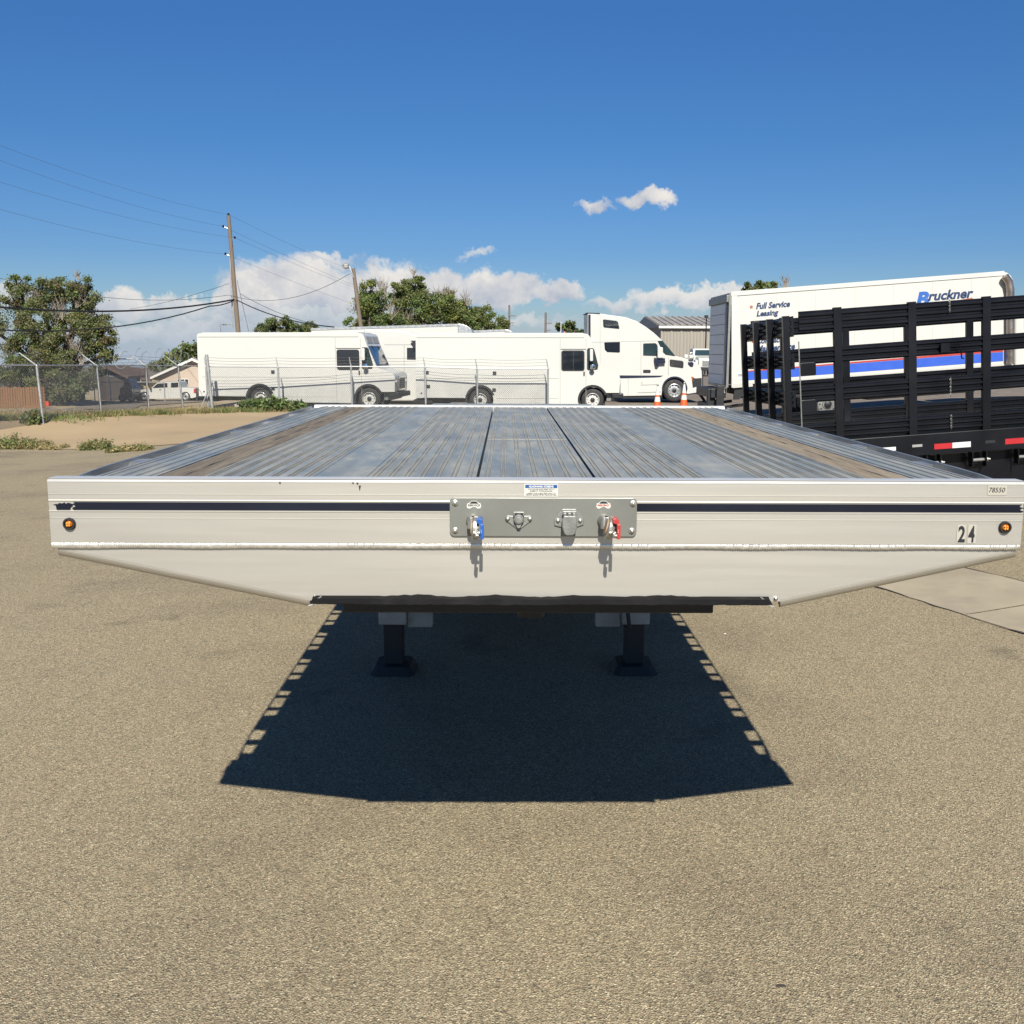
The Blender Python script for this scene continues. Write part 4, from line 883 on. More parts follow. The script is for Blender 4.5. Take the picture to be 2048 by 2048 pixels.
# ---- box trucks whose roofs show over the vans
def box_truck(Y, pts, nose, label):
    z0 = zg(-3, Y); X = lambda q: [(at(x, y, Y).x, at(x, y, Y).z) for x, y in q]
    q = X(pts); xm = (q[0][0]+q[1][0])/2
    root = thing('box_truck', label, 'truck', (xm, Y+1.25, z0), group='box trucks behind the vans')
    (xa, za), (xb, zb) = q; n0, n1 = X(nose)
    MB().slabxz([(xa, z0+1.1), (xa, za), (xb, zb), (xb, z0+1.1)], Y, Y+2.5).build('cargo_box', 'white_paint', root, bevel=.03)
    MB().slabxz([(xa-.01, za-.10), (xa-.01, za+.015), (xb, zb+.015), (xb, zb-.10)], Y-.02, Y).build('roof_rail', 'aluminium_plain', root)
    r_ = n1[0]-xb
    MB().slabxz([(xb, z0+1.1), (xb, zb+.01)]+[(xb+r_*math.sin(R(a)), zb+.01-.45*(1-math.cos(R(a)))) for a in (20, 40, 60, 80, 90)]+[(xb+r_, z0+1.1)], Y-.015, Y+2.515).build('front_cap', 'aluminium_plain', root, bevel=.02)
    MB().slabxz([(n1[0]+.1, z0+.5), (n1[0]+.1, z0+2.3), (n1[0]+.9, z0+2.3), (n1[0]+1.4, z0+1.6), (n1[0]+2.1, z0+1.4), (n1[0]+2.1, z0+.5)], Y+.1, Y+2.4).build('cab', 'white_paint', root, bevel=.06, seg=3)
    MB().box((xa+.2, Y+.7, z0+.6), (n1[0]+1.8, Y+1.8, z0+1.0)).build('chassis', 'under_steel', root)
    for x in (xa+1.4, n1[0]+1.4):
        for s_, y in ((-1, Y+.2), (1, Y+2.3)): wheel(root, (x, y, z0+.48), .48, .3, 'white_paint', side=s_)
box_truck(52.0, ((622, 657), (916, 648)), ((916, 648), (945, 660)), 'long white box truck with silver rounded nose, its roof above the step vans')
box_truck(60.0, ((880, 664), (1010, 659)), ((1010, 659), (1030, 664)), 'lower white box truck roof just right of the silver nosed one')
# ---- white day cab truck facing the camera, far back in the yard
def day_cab(Y=95.0):
    c = plane(1150, 580, .1812, Y); b = c(1460, 900); z0 = zg(b.x, Y); root = thing('day_cab_truck', 'white day cab truck facing the camera before the ribbed warehouse', 'truck', (b.x, Y+2, z0))
    w0, w1 = c(1362, 0).x, c(1575, 0).x; Z = lambda y: c(1460, y).z
    MB().slabyz([(Y+1.6, z0+.7), (Y+1.6, Z(735)), (Y+1.9, Z(655)), (Y+2.1, Z(645)), (Y+3.6, Z(645)), (Y+3.6, z0+.7)], w0, w1).build('cab', 'white_paint', root, bevel=.08, seg=3)
    hw0, hw1 = c(1390, 0).x, c(1548, 0).x
    MB().slabyz([(Y, z0+.75), (Y, Z(772)), (Y+.15, Z(752)), (Y+1.62, Z(728)), (Y+1.62, z0+.75)], hw0, hw1).build('hood', 'white_paint', root, bevel=.08, seg=3)
    for k in (0, 1): MB().slabyz([(Y+.3, z0+.7), (Y+.3, z0+1.25), (Y+.5, z0+1.45), (Y+1.3, z0+1.45), (Y+1.5, z0+1.2), (Y+1.5, z0+.7)], (w0, hw1-.02)[k], (hw0+.02, w1)[k]).build('fender', 'white_paint', root, bevel=.05)
    m = MB(); m.loft([(w0+.12, Y+1.62, Z(722)), (w1-.12, Y+1.62, Z(722)), (w1-.2, Y+1.86, Z(664)), (w0+.2, Y+1.86, Z(664))], [(w0+.12, Y+1.56, Z(720)), (w1-.12, Y+1.56, Z(720)), (w1-.2, Y+1.82, Z(662)), (w0+.2, Y+1.82, Z(662))]); m.build('windscreen', 'glass_green', root)
    g0, g1 = c(1432, 0).x, c(1526, 0).x; gr = MB().slabxz([(g0, Z(840)), (g1, Z(840)), (g1, Z(772)), (g0+(g1-g0)*.62, Z(786)), (g0+(g1-g0)*.5, Z(776)), (g0+(g1-g0)*.38, Z(786)), (g0, Z(772))], Y-.04, Y+.02).build('grille', 'cast_grey', root)
    MB().box((w0, Y-.18, z0+.45), (w1, Y+.1, z0+.80)).build('bumper', 'black_plastic', root, bevel=.04)
    for x in (w0+.35, w1-.35): MB().lathe([(.10, 0), (.10, -.03), (.0, -.05)], (x, Y-.18, z0+.62), n=12).build('fog_lamp', 'reflector_white', root); wheel(root, (x, Y+.9, z0+.5), .5, .3, 'aluminium_plain', 'x', -1 if x < b.x else 1)
    for x, s_ in ((w0-.16, -1), (w1+.16, 1)): mo = MB().slabxz(rrect(x-.12, Z(742), x+.12, Z(690), .04), Y+1.5, Y+1.6).build('mirror', 'chrome', root, bevel=.02); MB().tube((x, Y+1.6, Z(715)), (x-s_*.2, Y+1.8, Z(715)), .02).build('mirror_arm', 'chrome', mo)
    MB().tube((w0+.05, Y+2.0, Z(650)), (w0+.05, Y+2.0, Z(610)), .015).build('antenna', 'black_plastic', root)
    MB().box((w0+.3, Y+3.6, z0+.6), (w1-.3, Y+7, z0+.95)).build('frame', 'under_steel', root)
day_cab()
# ---- orange cones
def cone(px, pyb, py0, label):
    p = at(px, pyb, 33.5); p.z = zg(p.x, p.y); h = .95
    root = thing('traffic_cone', label, 'traffic cone', p, group='orange cones before the tractor')
    MB().slabxy(rrect(p.x-.19, p.y-.19, p.x+.19, p.y+.19, .03), p.z, p.z+.03).build('base', 'rubber', root)
    def seg(h0, h1, mat, name):
        r = lambda t: .165-(.165-.028)*t/h
        MB().lathe([(r(h0), h0), (r(h1), h1)], p, 'z', 20).build(name, mat, root, smooth=40)
    seg(.031, .45, 'cone_orange', 'lower_body'); seg(.452, .60, 'cone_white', 'reflective_band'); seg(.602, .66, 'cone_orange', 'middle_body'); seg(.662, .78, 'cone_white', 'reflective_band'); seg(.782, h, 'cone_white', 'tip')
    MB().lathe([(.034, h), (.038, h+.03), (.02, h+.07), (.0, h+.075)], p, 'z', 12).build('knob', 'cast_grey', root, smooth=40)
cone(1314, 829, 775, 'orange and white traffic cone in front of the tractor fairing, left one of two'); cone(1367, 829, 772, 'orange and white traffic cone in front of the tractor front wheel, right one of two')

# ---- box truck with lettering at the right
def letter_truck(Y=27.0, width=2.5):
    c = plane(0, 0, 1, Y); s_ = -.0757
    L = lambda x, y: (x, y+s_*(x-1465))               # follow the slope of the box
    b = c(1740, 770); root = thing('box_truck', 'white box truck with blue stripe and blue lettering behind the black stake bed', 'truck', (b.x, Y+width/2, zg(b.x, Y+1)))
    def P(pts, y0=-.004, y1=.001): return MB().slabxz(xz(c, [L(*q) for q in pts]), Y+y0, Y+y1)
    MB().slabxz(xz(c, [L(1466, 770), L(1465, 584), L(2005, 584), L(2016, 587), L(2023, 594), L(2026, 606), L(2026, 770)]), Y, Y+width).build('cargo_box', 'white_paint', root, bevel=.03)
    P([(1462, 583), (1462, 592), (2008, 592), (2008, 583)], -.022, -.001).build('roof_rail', 'white_roof', root)
    P([(1466, 768), (1466, 776), (2026, 776), (2026, 768)], -.020, .02).build('floor_rail', 'cream_panel', root)
    for k in range(1, 14): P([(1475+k*39, 593), (1475+k*39, 767), (1475.6+k*39, 767), (1475.6+k*39, 593)], -.0035).build('panel_joint', 'cream_panel', root)
    P([(1463, 585), (1463, 775), (1474, 775), (1474, 585)], -.016).build('rear_corner_post', 'white_roof', root)
    P([(2010, 594), (2010, 768), (2026, 768), (2026, 600)], -.014).build('nose_post', 'aluminium_plain', root, bevel=.01)
    st = P([(1493, 746), (1493, 763), (2006, 763), (2006, 745)], -.006, -.002).build('blue_stripe', 'blue_stripe', root)
    m = MB()
    for k in range(0, 40):
        pass
    P([(1493, 745.6), (1493, 743.6), (1700, 742), (2006, 740), (2006, 744.4), (1700, 745)], -.007, -.003).build('red_pinstripe', 'red_stripe', st)
    # rear frame, roll-up door, lift gate
    zt = lambda y: c(1462, y).z; X0 = c(1463, 600).x; lean = -.10
    fr = MB().slabyz([(Y+.0, zt(775)), (Y+width, zt(775)), (Y+width, zt(586)), (Y, zt(586))], X0-.06, X0-.002).build('rear_frame', 'cast_grey', root)
    MB().slabyz([(Y+.02, zt(604)), (Y+width-.02, zt(604)), (Y+width-.02, zt(590)), (Y+.02, zt(590))], X0-.12, X0-.062).build('header', 'cast_grey', fr, bevel=.01)
    nd = 8; z0_, z1_ = zt(771), zt(606)
    for k in range(nd): MB().box((X0-.085, Y+.28, z0_+(z1_-z0_)*k/nd+.012), (X0-.062, Y+width-.12, z0_+(z1_-z0_)*(k+1)/nd-.006)).build('door_slat', 'white_print', fr, bevel=.006)
    MB().box((X0-.10, Y+.10, z0_), (X0-.062, Y+.26, z1_)).build('door_track', 'navy_plastic', fr)
    lg = MB(); zb = zt(775); gz = zg(X0, Y+1)
    lg.box((X0-.42, Y+.15, zb-.28), (X0-.02, Y+width-.15, zb-.04)); lg.box((X0-.48, Y+.25, zb-.62), (X0-.28, Y+.45, zb-.05)); lg.box((X0-.30, Y+.0, zb-.80), (X0-.10, Y+.08, zb+.05)); lg.box((X0-.42, Y+.5, zb-.75), (X0-.12, Y+2.1, zb-.45))
    lgo = lg.build('lift_gate', 'black_plastic', root, bevel=.015)
    for y in (Y+.3, Y+2.1):
        m = MB(); m.path([(X0-.40, y, zb-.2), (X0-.15, y, zb-.55), (X0+.55, y, zb-.45)], .045); m.build('lift_arm', 'black_plastic', lgo)
    MB().slabxz([(X0-.28, zb-.14), (X0-.05, zb-.14), (X0-.05, zb-.06), (X0-.28, zb-.06)], Y+.145, Y+.15).build('gate_label', 'reflector_white', lgo)
    MB().slabxz(xz(c, [L(1470, 778), L(1500, 778), L(1480, 800), L(1468, 800)]), Y+.05, Y+.12).build('gate_bracket', 'black_plastic', lgo)
    # chassis, wheels, cab
    MB().slabxz(xz(c, [L(1480, 776), L(2240, 776), L(2240, 792), L(1480, 792)]), Y+.8, Y+1.7).build('chassis', 'under_steel', root)
    MB().slabxz(xz(c, [L(1740, 778), L(1960, 778), L(1960, 822), L(1740, 822)]), Y+.25, Y+.9).build('side_shade_block', 'black_plastic', root, bevel=.05)  # added dark block standing in for shade under the cargo box
    MB().slabxz(xz(c, [L(1500, 778), L(1615, 778), L(1608, 806), L(1512, 806)]), Y+.3, Y+1.9).build('rear_shade_block', 'black_plastic', root)  # another black block, added to keep the rear underside in shade
    for x in (1660, 2190):
        p = c(*L(x, 800)); g_ = zg(p.x, Y+.2)+.48
        for s2, y in ((-1, Y+.25), (1, Y+width-.25)): wheel(root, (p.x, y, g_), .48, .4, 'cast_grey', side=s2)
    cb = MB().slabxz(xz(c, [L(2034, 790), L(2034, 672), L(2046, 662), L(2110, 662), L(2140, 700), L(2235, 712), L(2240, 790)]), Y+.1, Y+width-.1).build('cab', 'white_paint', root, bevel=.06, seg=3)
    pane(c, 'door_window', [L(2052, 676), L(2104, 676), L(2122, 702), L(2052, 702)], 'glass_dark', cb, Y, .09, .11)
    # exhaust stack rising beside the box nose
    ex = MB(); ex.path([c(*L(2016, 770), -.12), c(*L(2016, 622), -.12), c(*L(2013, 606), -.12), c(*L(2005, 594), -.12)], .10, 12); ex.build('exhaust_stack', 'tan_pipe', root, smooth=40)
    # lettering
    def word(t, x0, y0, x1, y1, mat, **kw):
        a, b_, t_ = c(*L(x0, y1)), c(*L(x1, y1)), c(*L(x0, y0)); o = Vector((root.location.x, root.location.y, root.location.z)); A = Vector((a.x, Y-.004, a.z))-o
        return lettering('word', t, mat, root, (A, (b_.x-a.x, 0, b_.z-a.z), (t_.x-a.x, 0, t_.z-a.z), (0, -.003, 0)), **kw)
    for t_, x0, y0, x1, y1 in (('Full Service', 1512, 609.5, 1580, 622.5), ('Leasing', 1513, 625.5, 1557, 640.5), ('Contract', 1513, 679, 1564, 692), ('Maintenance', 1513, 695, 1590, 708), ('800-Go', 1492, 729, 1540, 739)):
        word(t_, x0, y0, x1, y1, 'navy_letter', shear=.22, bold=.04)
    for x, y in ((1500, 614), (1503.5, 683)):
        P([(x, y), (x, y+5.6), (x+5.2, y+5.6), (x+5.2, y)], -.006).build('bullet', 'rust_red', root)
    word('B', 1832, 612, 1858, 641, 'logo_blue', shear=.2, bold=.05); word('ruckner', 1856, 612, 1947, 632, 'navy_letter', shear=.25, bold=.035)
    P([(1905, 635.5), (1945, 631.5), (1946, 634.5), (1908, 640)], -.006).build('logo_underline', 'rust_red', root)
    P([(1472, 745), (1472, 760), (1490, 760), (1490, 745)], -.006).build('plate_sticker', 'reflector_white', root)
    P([(1476, 749), (1476, 754), (1484, 754), (1484, 749)], -.007, -.0055).build('plate_print', 'seam_grey', root)
letter_truck()

# ---- black stake bed truck at the right edge
def stake_truck(Y=11.2, width=2.30):
    sl_ = -.077; c = plane(0, 0, 1, Y); x_ = lambda px: c(px, 760).x
    ang = math.atan(.077*.985)
    # build in truck space: u along the bed from its rear corner, z above the bed plane, then tilt up to the right
    o = c(1590, 905-.077*(1590-1894)); b = c(1850, 960); root = thing('stake_bed_truck', 'black stake bed truck with ribbed rack panels parked at the right of the trailer', 'truck', (b.x, Y+width/2, zg(b.x, Y+1)))
    ca, sa = math.cos(ang), math.sin(ang)
    def W(u, y, z): return (o.x+u*ca-z*sa, Y+y, o.z+u*sa+z*ca-.018*y)
    mpp = (c(1900, 760).x-c(1800, 760).x)/100        # metres per pixel on the near side
    U = lambda px: (px-1590)*mpp/ca; H = lambda py: (905-py)*mpp      # py measured at px = 1894
    def bld(mb, name, mat='black_steel', parent=root, **kw):
        mb.v = [W(*v) for v in mb.v]; return mb.build(name, mat, parent, **kw)
    rows = [(601.5, 642), (675, 706.5), (750, 783), (826, 857.5)]
    LEN = 6.2; PW = .088; pitch = (U(1976)-U(1829))
    posts_u = [U(1682)+k*pitch for k in range(7)]; ends = [U(1606)]+posts_u
    def corr(h0, h1, n=3):                           # ribbed section: (depth, height)
        pr = [(0, h0)]; st = (h1-h0)/n
        for k in range(n):
            z = h0+st*k; pr += [(0, z+st*.12), (-.022, z+st*.30), (-.022, z+st*.68), (0, z+st*.88)]
        pr += [(0, h1), (.018, h1), (.018, h0)]
        return pr
    for side, y0 in ((0, .02), (1, width-.06)):
        rk = bld(MB().box((U(1606), y0+.018, H(857.5)-.012), (LEN, y0+.03, H(857.5)-.002)), 'rack_foot_rail')
        for a, b2 in zip(ends, ends[1:]+[LEN]):
            for h1, h0 in rows:
                pr = corr(H(h0), H(h1)); m = MB(); u0, u1 = a+.002, b2-.002
                m.loft([(u0, y0+d, z) for d, z in pr], [(u1, y0+d, z) for d, z in pr]); bld(m, 'rack_panel')
        for u in posts_u:
            bld(MB().box((u-PW/2, y0-.030, H(880) if side == 0 else H(860)), (u+PW/2, y0+.022, H(598.5))), 'stake_post', bevel=.004)
    # rear gate panels and posts across the bed end
    gy = [.06, .76, 1.42, 2.10]
    for k, y in enumerate(gy):
        bld(MB().box((-.075, y-.03, H(900)), (-.005, y+.035, H(608))), 'gate_post', bevel=.004)
    for (ya, yb) in zip([-.0]+gy, gy+[width]):
        for h1, h0 in rows[:3]:
            pr = corr(H(h0+8), H(h1+8)); m = MB(); m.loft([(-.002+d*1.0+.02, ya+.035, z) for d, z in pr], [(-.002+d+.02, yb-.035, z) for d, z in pr]); bld(m, 'gate_panel')
    # latch rod, latches, chains
    bld(MB().tube((U(1604), -.045, H(868)), (U(1602), -.045, H(660)), .007), 'latch_rod', 'cast_metal')
    for px, py in ((1606, 716), (1606, 790)): bld(MB().slabxz(rrect(U(px)-.01, H(py+13), U(px)+.16, H(py-13), .02), -.036, -.024), 'latch_plate', bevel=.003)
    lm = MB(); lm.box((U(1882), -.05, H(702)), (U(1900), -.024, H(684))); lm.path([(U(1900), -.05, H(692)), (U(1918), -.06, H(690)), (U(1921), -.06, H(704)), (U(1922), -.06, H(716)), (U(1926), -.06, H(717))], .008); bld(lm, 'latch_handle')
    for px, p0, p1 in ((1901, 600, 625), (1902, 752, 792), (1903, 828, 856)):
        n = int((p1-p0)/3.5)
        for k in range(n):
            z = H(p1-(p1-p0)*(k+.5)/n); m = MB(); ring = [(U(px)+(.007*math.cos(t) if k % 2 else 0), -.032+(.007*math.cos(t) if not k % 2 else 0), z+.012*math.sin(t)) for t in (2*math.pi*j/10 for j in range(10))]
            m.path(ring+[ring[0]], .0022, 4); bld(m, 'chain_link', 'cast_metal')
    # bed: floor, side rail, reflectors
    bld(MB().box((0, .05, H(868)), (LEN, width-.05, H(862))), 'bed_floor', 'under_steel')
    MATS_floor = bld(MB().box((.02, .08, H(861.5)), (LEN, width-.10, H(859))), 'tread_plate', 'cast_grey')
    bld(MB().slabyz([(-.035, H(905)), (.03, H(905)), (.03, H(862)), (-.035, H(862))], 0, LEN), 'bed_rail', bevel=.006)
    bld(MB().box((-.02, 0, H(905)), (.06, width, H(862))), 'rear_rail')
    def refl(p0, p1, y0, y1, mat): bld(MB().box((U(p0), -.040, H(y1)), (U(p1), -.0355, H(y0))), 'reflector', mat)
    refl(1868, 1904, 883.5, 894.5, 'reflector_red'); refl(1904.3, 1941, 883.5, 894.5, 'reflector_white'); refl(2010, 2050, 883.5, 894.5, 'reflector_red'); refl(2050.3, 2086, 883.5, 894.5, 'reflector_white'); refl(1763, 1791, 883.5, 891, 'reflector_white'); refl(1824, 1844, 882, 887, 'seam_grey'); refl(1970, 1990, 884, 890, 'black_plastic')
    # strap winches under the rail
    for px in (1868, 1960, 2052):
        m = MB(); 
        wn_ = bld(MB().box((U(px-14)-.006, -.03, H(936)), (U(px-14)+.006, .07, H(906))), 'strap_winch'); bld(MB().box((U(px+14)-.006, -.03, H(936)), (U(px+14)+.006, .07, H(906))), 'winch_plate', parent=wn_); bld(MB().tube((U(px-14), .02, H(923)), (U(px+14), .02, H(923)), .018, n=10), 'winch_drum', 'cast_grey', wn_); bld(MB().lathe([(.028, 0), (.028, .02), (.012, .022), (.012, .05)], (U(px+14)+.008, .02, H(923)), 'x', 12), 'winch_cap', 'cast_metal', wn_, smooth=40)
    # shade block under the bed, sub frame, wheels and cab (out of frame to the right)
    bld(MB().box((U(1800), .12, H(1010)), (U(2150), .75, H(909))), 'underbody_shade_block')  # black box added to give the dark shade below the bed
    for y in (.7, 1.5): bld(MB().box((.1, y, H(945)), (LEN+2, y+.1, H(906))), 'frame_rail', 'under_steel')
    for u in (1.15,):
        for s2, y in ((-1, .32), (1, width-.32)):
            p = Vector(W(u, y, 0)); wheel(root, (p.x, p.y, zg(p.x, p.y)+.48), .48, .5, 'white_paint', side=s2)
    bld(MB().slabxz([(LEN+.15, H(960)), (LEN+.15, H(600)), (LEN+1.5, H(600)), (LEN+1.9, H(720)), (LEN+2.8, H(750)), (LEN+2.85, H(960))], .15, width-.15), 'cab', 'white_paint', bevel=.06, seg=3)
    for s2, y in ((-1, .32), (1, width-.32)):
        p = Vector(W(LEN+2.1, y, 0)); wheel(root, (p.x, p.y, zg(p.x, p.y)+.48), .48, .3, 'white_paint', side=s2)
stake_truck()

# ------------------------------------------------------------------ chain link fences
def fence_run(name, label, posts, arm=None, wires=3, straight_arm=False, mesh=True, brace=True):
    # posts: list of (base point, top rail point)
    b0 = posts[0][0]; root = thing(name, label, 'fence', b0, group='galvanised chain link fence')
    arms = []
    for b, t in posts:
        p = MB().tube(b-Vector((0, 0, .1)), t, .036, n=10).build('post', 'galvanised', root, smooth=40)
        e = t+Vector(arm) if arm else t+Vector((0, 0, .3))
        MB().tube(t, e, .024, .014, n=8).build('arm', 'galvanised', p, smooth=40); arms.append(e)
        MB().lathe([(.042, -.04), (.046, 0), (.03, .03)], t, 'z', 10).build('cap', 'galvanised', p, smooth=40)
    for (ba, ta), (bb, tb_) in zip(posts, posts[1:]): MB().tube(ta, tb_, .023, n=8).build('top_rail', 'galvanised', root, smooth=40)
    bw = MB()
    for k in range(wires):
        f = 1-.32*k
        for (q0, q1), (e0, e1) in zip(zip([t for _, t in posts], [t for _, t in posts][1:]), zip(arms, arms[1:])):
            a, b = q0+(e0-q0)*f, q1+(e1-q1)*f; n = 6
            bw.path([a+(b-a)*(j/n)-Vector((0, 0, .04*4*(j/n)*(1-j/n))) for j in range(n+1)], .006, 3)
    bw.build('barbed_wire', 'wire_steel', root)
    # woven mesh: diagonal wires in both directions, clipped to the panel
    m = MB(); dia = .078
    for (ba, ta), (bb, tb_) in zip(posts, posts[1:]):
        L = (Vector((bb.x-ba.x, bb.y-ba.y))).length; Hh = ((ta-ba).length+(tb_-bb).length)/2+.03
        P = lambda s_, h: (ba+(bb-ba)*(s_/L)) + ((ta-ba)+((tb_-bb)-(ta-ba))*(s_/L)).normalized()*h
        k = -int(Hh/dia)-1
        while k*dia < L:
            s0 = k*dia; h0 = 0.02; s1 = s0+Hh*.92; h1 = Hh
            for flip in (0, 1):
                a, b = (s0, h0), (s1, h1)
                if a[0] < 0: h = h0+(0-s0)/(s1-s0)*(h1-h0); a = (0, h)
                if b[0] > L: h = h0+(L-s0)/(s1-s0)*(h1-h0); b = (L, h)
                if b[0] > a[0]+.01:
                    pa, pb = (P(L-a[0], a[1]), P(L-b[0], b[1])) if flip else (P(*a), P(*b))
                    m.tube(pa, pb, .0036, n=3, caps=False)
            k += 1
    tag(m.build('chain_link_mesh', 'wire_steel', root), kind='stuff')
    return root
def post(px, pyb, pyt, px_t=None, zdelta=0):
    b = G(px, pyb); t = at(px_t if px_t else px, pyt, b.y); return (b, t)
pl_ = [post(-150, 886, 730, -170), post(-40, 868, 730, -57), post(87, 848, 731, 73), post(203, 830, 731, 193), post(298, 821, 731, 290.5), post(366, 814, 732, 356), post(417, 811, 732, 409)]
fence_run('chain_link_fence', 'chain link fence on the dry verge left of the vans, posts with slanted arms', pl_, arm=(-.42, -.1, .36))
corner = pl_[-1]
def fpost(px, Y, pyt):
    t = at(px, pyt, Y); return (Vector((t.x+.02, Y, zg(t.x, Y))), t)
pr_ = [fpost(412, 38.7, 733), fpost(556, 38.55, 734), fpost(702, 38.45, 733), fpost(850, 38.4, 734), fpost(954, 38.3, 737), fpost(1096, 38.3, 737)]
fence_run('chain_link_fence', 'chain link fence standing right before the two white step vans', pr_, arm=(-.06, 0, .34))
# extra heavy corner post and brace
c0 = fpost(420, 38.5, 720); root = thing('gate_post', 'thick galvanised corner post with a brace where the two fences meet', 'post', c0[0])
MB().tube(c0[0], c0[1]+Vector((-.12, 0, .2)), .06, n=10).build('shaft', 'galvanised', root, smooth=40)
MB().tube(c0[0]+Vector((-.05, .0, .95)), c0[0]+Vector((-.42, -.1, .05)), .025, n=8).build('brace', 'galvanised', root, smooth=40)
# loose coils of razor wire on top of the left run
rw = MB(); pts = []
A, B = at(225, 726, 34.5), at(372, 726, 38.0)
for k in range(0, 200):
    t = k/199; c_ = A+(B-A)*t; a = t*2*math.pi*7.3; r = .36+.10*math.sin(t*23)
    pts.append(c_+Vector((math.cos(a)*r*.55+.12*math.sin(a*.5), .2*math.sin(a), .16+r*.8*math.sin(a))))
rw.path(pts, .009, 4); tag(rw.build('razor_wire', 'wire_steel'), 'loose coil of razor wire along the top of the left fence', 'wire')

# ------------------------------------------------------------------ poles and wires
def wire(name, pts, r, label, group, sag=0.0, seg=14, mat='cable_black'):
    P = []
    for (a, b, s_) in pts:
        for k in range(seg+1):
            t = k/seg; P.append(Vector(a)+(Vector(b)-Vector(a))*t-Vector((0, 0, s_*4*t*(1-t))))
    o = MB().path(P, r, 5).build(name, mat); return tag(o, label, 'cable', group)
YP = 74.0
ptop = at(457, 431, YP); pbx = at(476, 660, YP); dirp = (pbx-ptop).normalized(); pbase = ptop+dirp*((ptop.z-zg(pbx.x, YP))/-dirp.z)
pole = thing('utility_pole', 'leaning brown wooden utility pole carrying wires behind the left van', 'utility pole', pbase)
MB().tube(pbase, ptop, .19, .125, n=12).build('shaft', 'pole_wood', pole, smooth=40)
def insul(px, py, dx, nm='insulator'):
    p = at(px, py, YP); q = p+Vector((dx, 0, -.12))
    g = MB().tube(q, p, .02).build('bracket', 'cast_metal', pole); MB().lathe([(.06, -.06), (.10, -.02), (.05, .02), (.09, .05), (.04, .10)], p, 'z', 10).build(nm, 'black_plastic', g, smooth=40); return p
i1 = insul(457, 429, 0); i2 = insul(446.5, 453, .3); i3 = insul(469.5, 475.5, -.3); i4 = insul(451, 508, .3)
MB().tube(at(459, 500, YP), at(471.5, 655, YP)+Vector((-.12, -.2, 0)), .05, n=8).build('conduit', 'galvanised', pole, smooth=40)
mb = MB(); q = at(467, 655, YP); mb.box(q+Vector((-.9, -.3, .15)), q+Vector((-.1, -.25, .22))); mb.tube(q+Vector((-.85, -.28, -.3)), q+Vector((-.85, -.28, .2)), .02); mb.build('cross_arm', 'cast_grey', pole)
YL = 30.0                                            # the lines come forward over the lot at the left
for p, (px, py), (rx, ry), nm in ((i1, (-60, 268), (640, 516), 'uppermost'), (i2, (-60, 298), (730, 580), 'second highest'), (i3, (-60, 345), (700, 570), 'third highest'), (i4, (-60, 402), (720, 610), 'lowest')):
    wire('power_line', [(at(px, py, 48), p, .35)], .0065, nm+' of the four thin power lines left of the wooden pole', 'thin power lines', mat='line_grey')
    wire('power_line', [(p, at(rx+60, ry+22, 120), .2)], .008, nm+' of the four thin power lines right of the wooden pole', 'thin power lines', mat='line_grey')
j = at(469, 599, YP)
wire('phone_cable', [(at(-60, 609, 52), j, .55)], .055, 'thick black cable sagging from the left edge to the wooden pole, upper one', 'phone cables')
wire('phone_cable', [(at(-60, 655, 56), at(420, 612, YP-3), .75), (at(420, 612, YP-3), j+Vector((0, 0, -.05)), .1)], .04, 'thinner black cable below the thick one, left of the pole', 'phone cables')
wire('phone_cable', [(j+Vector((.1, 0, 0)), at(668, 654, 60), .35)], .035, 'black cable dropping right from the wooden pole towards the vans', 'phone cables')
wire('service_drop', [(at(480, 587, YP), at(640, 651, 62), .25)], .014, 'thin cable dropping right from the wooden pole above the black one', 'service cables')
wire('service_drop', [(at(-60, 540, 60), at(458, 590, YP), .9), (at(458, 590, YP), at(700, 547, 64), .9)], .014, 'thin cable crossing behind the tree to the pole and up to the street light', 'service cables')
wire('service_drop', [(at(458, 567, YP), at(260, 618, 100), .2)], .014, 'thin cable sloping down left from the wooden pole', 'service cables')
wire('guy_wire', [(at(474, 560, YP), at(497, 662, YP-4), 0)], .014, 'guy wire dropping steeply right of the wooden pole', 'service cables')
# street light
YS = 64.0; st, sb = at(706.5, 537, YS), at(721.5, 651, YS); d = (sb-st).normalized(); base = st+d*((st.z-zg(sb.x, YS))/-d.z)
sl_ = thing('street_light', 'wooden street light pole with curved arm before the green trees', 'street light', base)
MB().tube(base, st, .15, .105, n=12).build('shaft', 'pole_wood', sl_, smooth=40)
hd = at(692, 531, YS); am = MB(); am.path([at(708, 556, YS)+Vector((0, -.12, 0)), at(704, 545, YS)+Vector((0, -.15, 0)), at(700, 535, YS)+Vector((0, -.1, 0)), hd+Vector((.16, 0, .07))], .032, 8); am.build('arm', 'galvanised', sl_, smooth=40)
MB().lathe([(.02, .19), (.06, .15), (.20, .07), (.235, .0), (.225, -.03)], hd, 'z', 20).build('lamp_hood', 'galvanised', sl_, smooth=40)
MB().lathe([(.22, -.031), (.19, -.12), (.10, -.19), (.01, -.21)], hd, 'z', 20).build('lamp_glass', 'reflector_white', sl_, smooth=50)
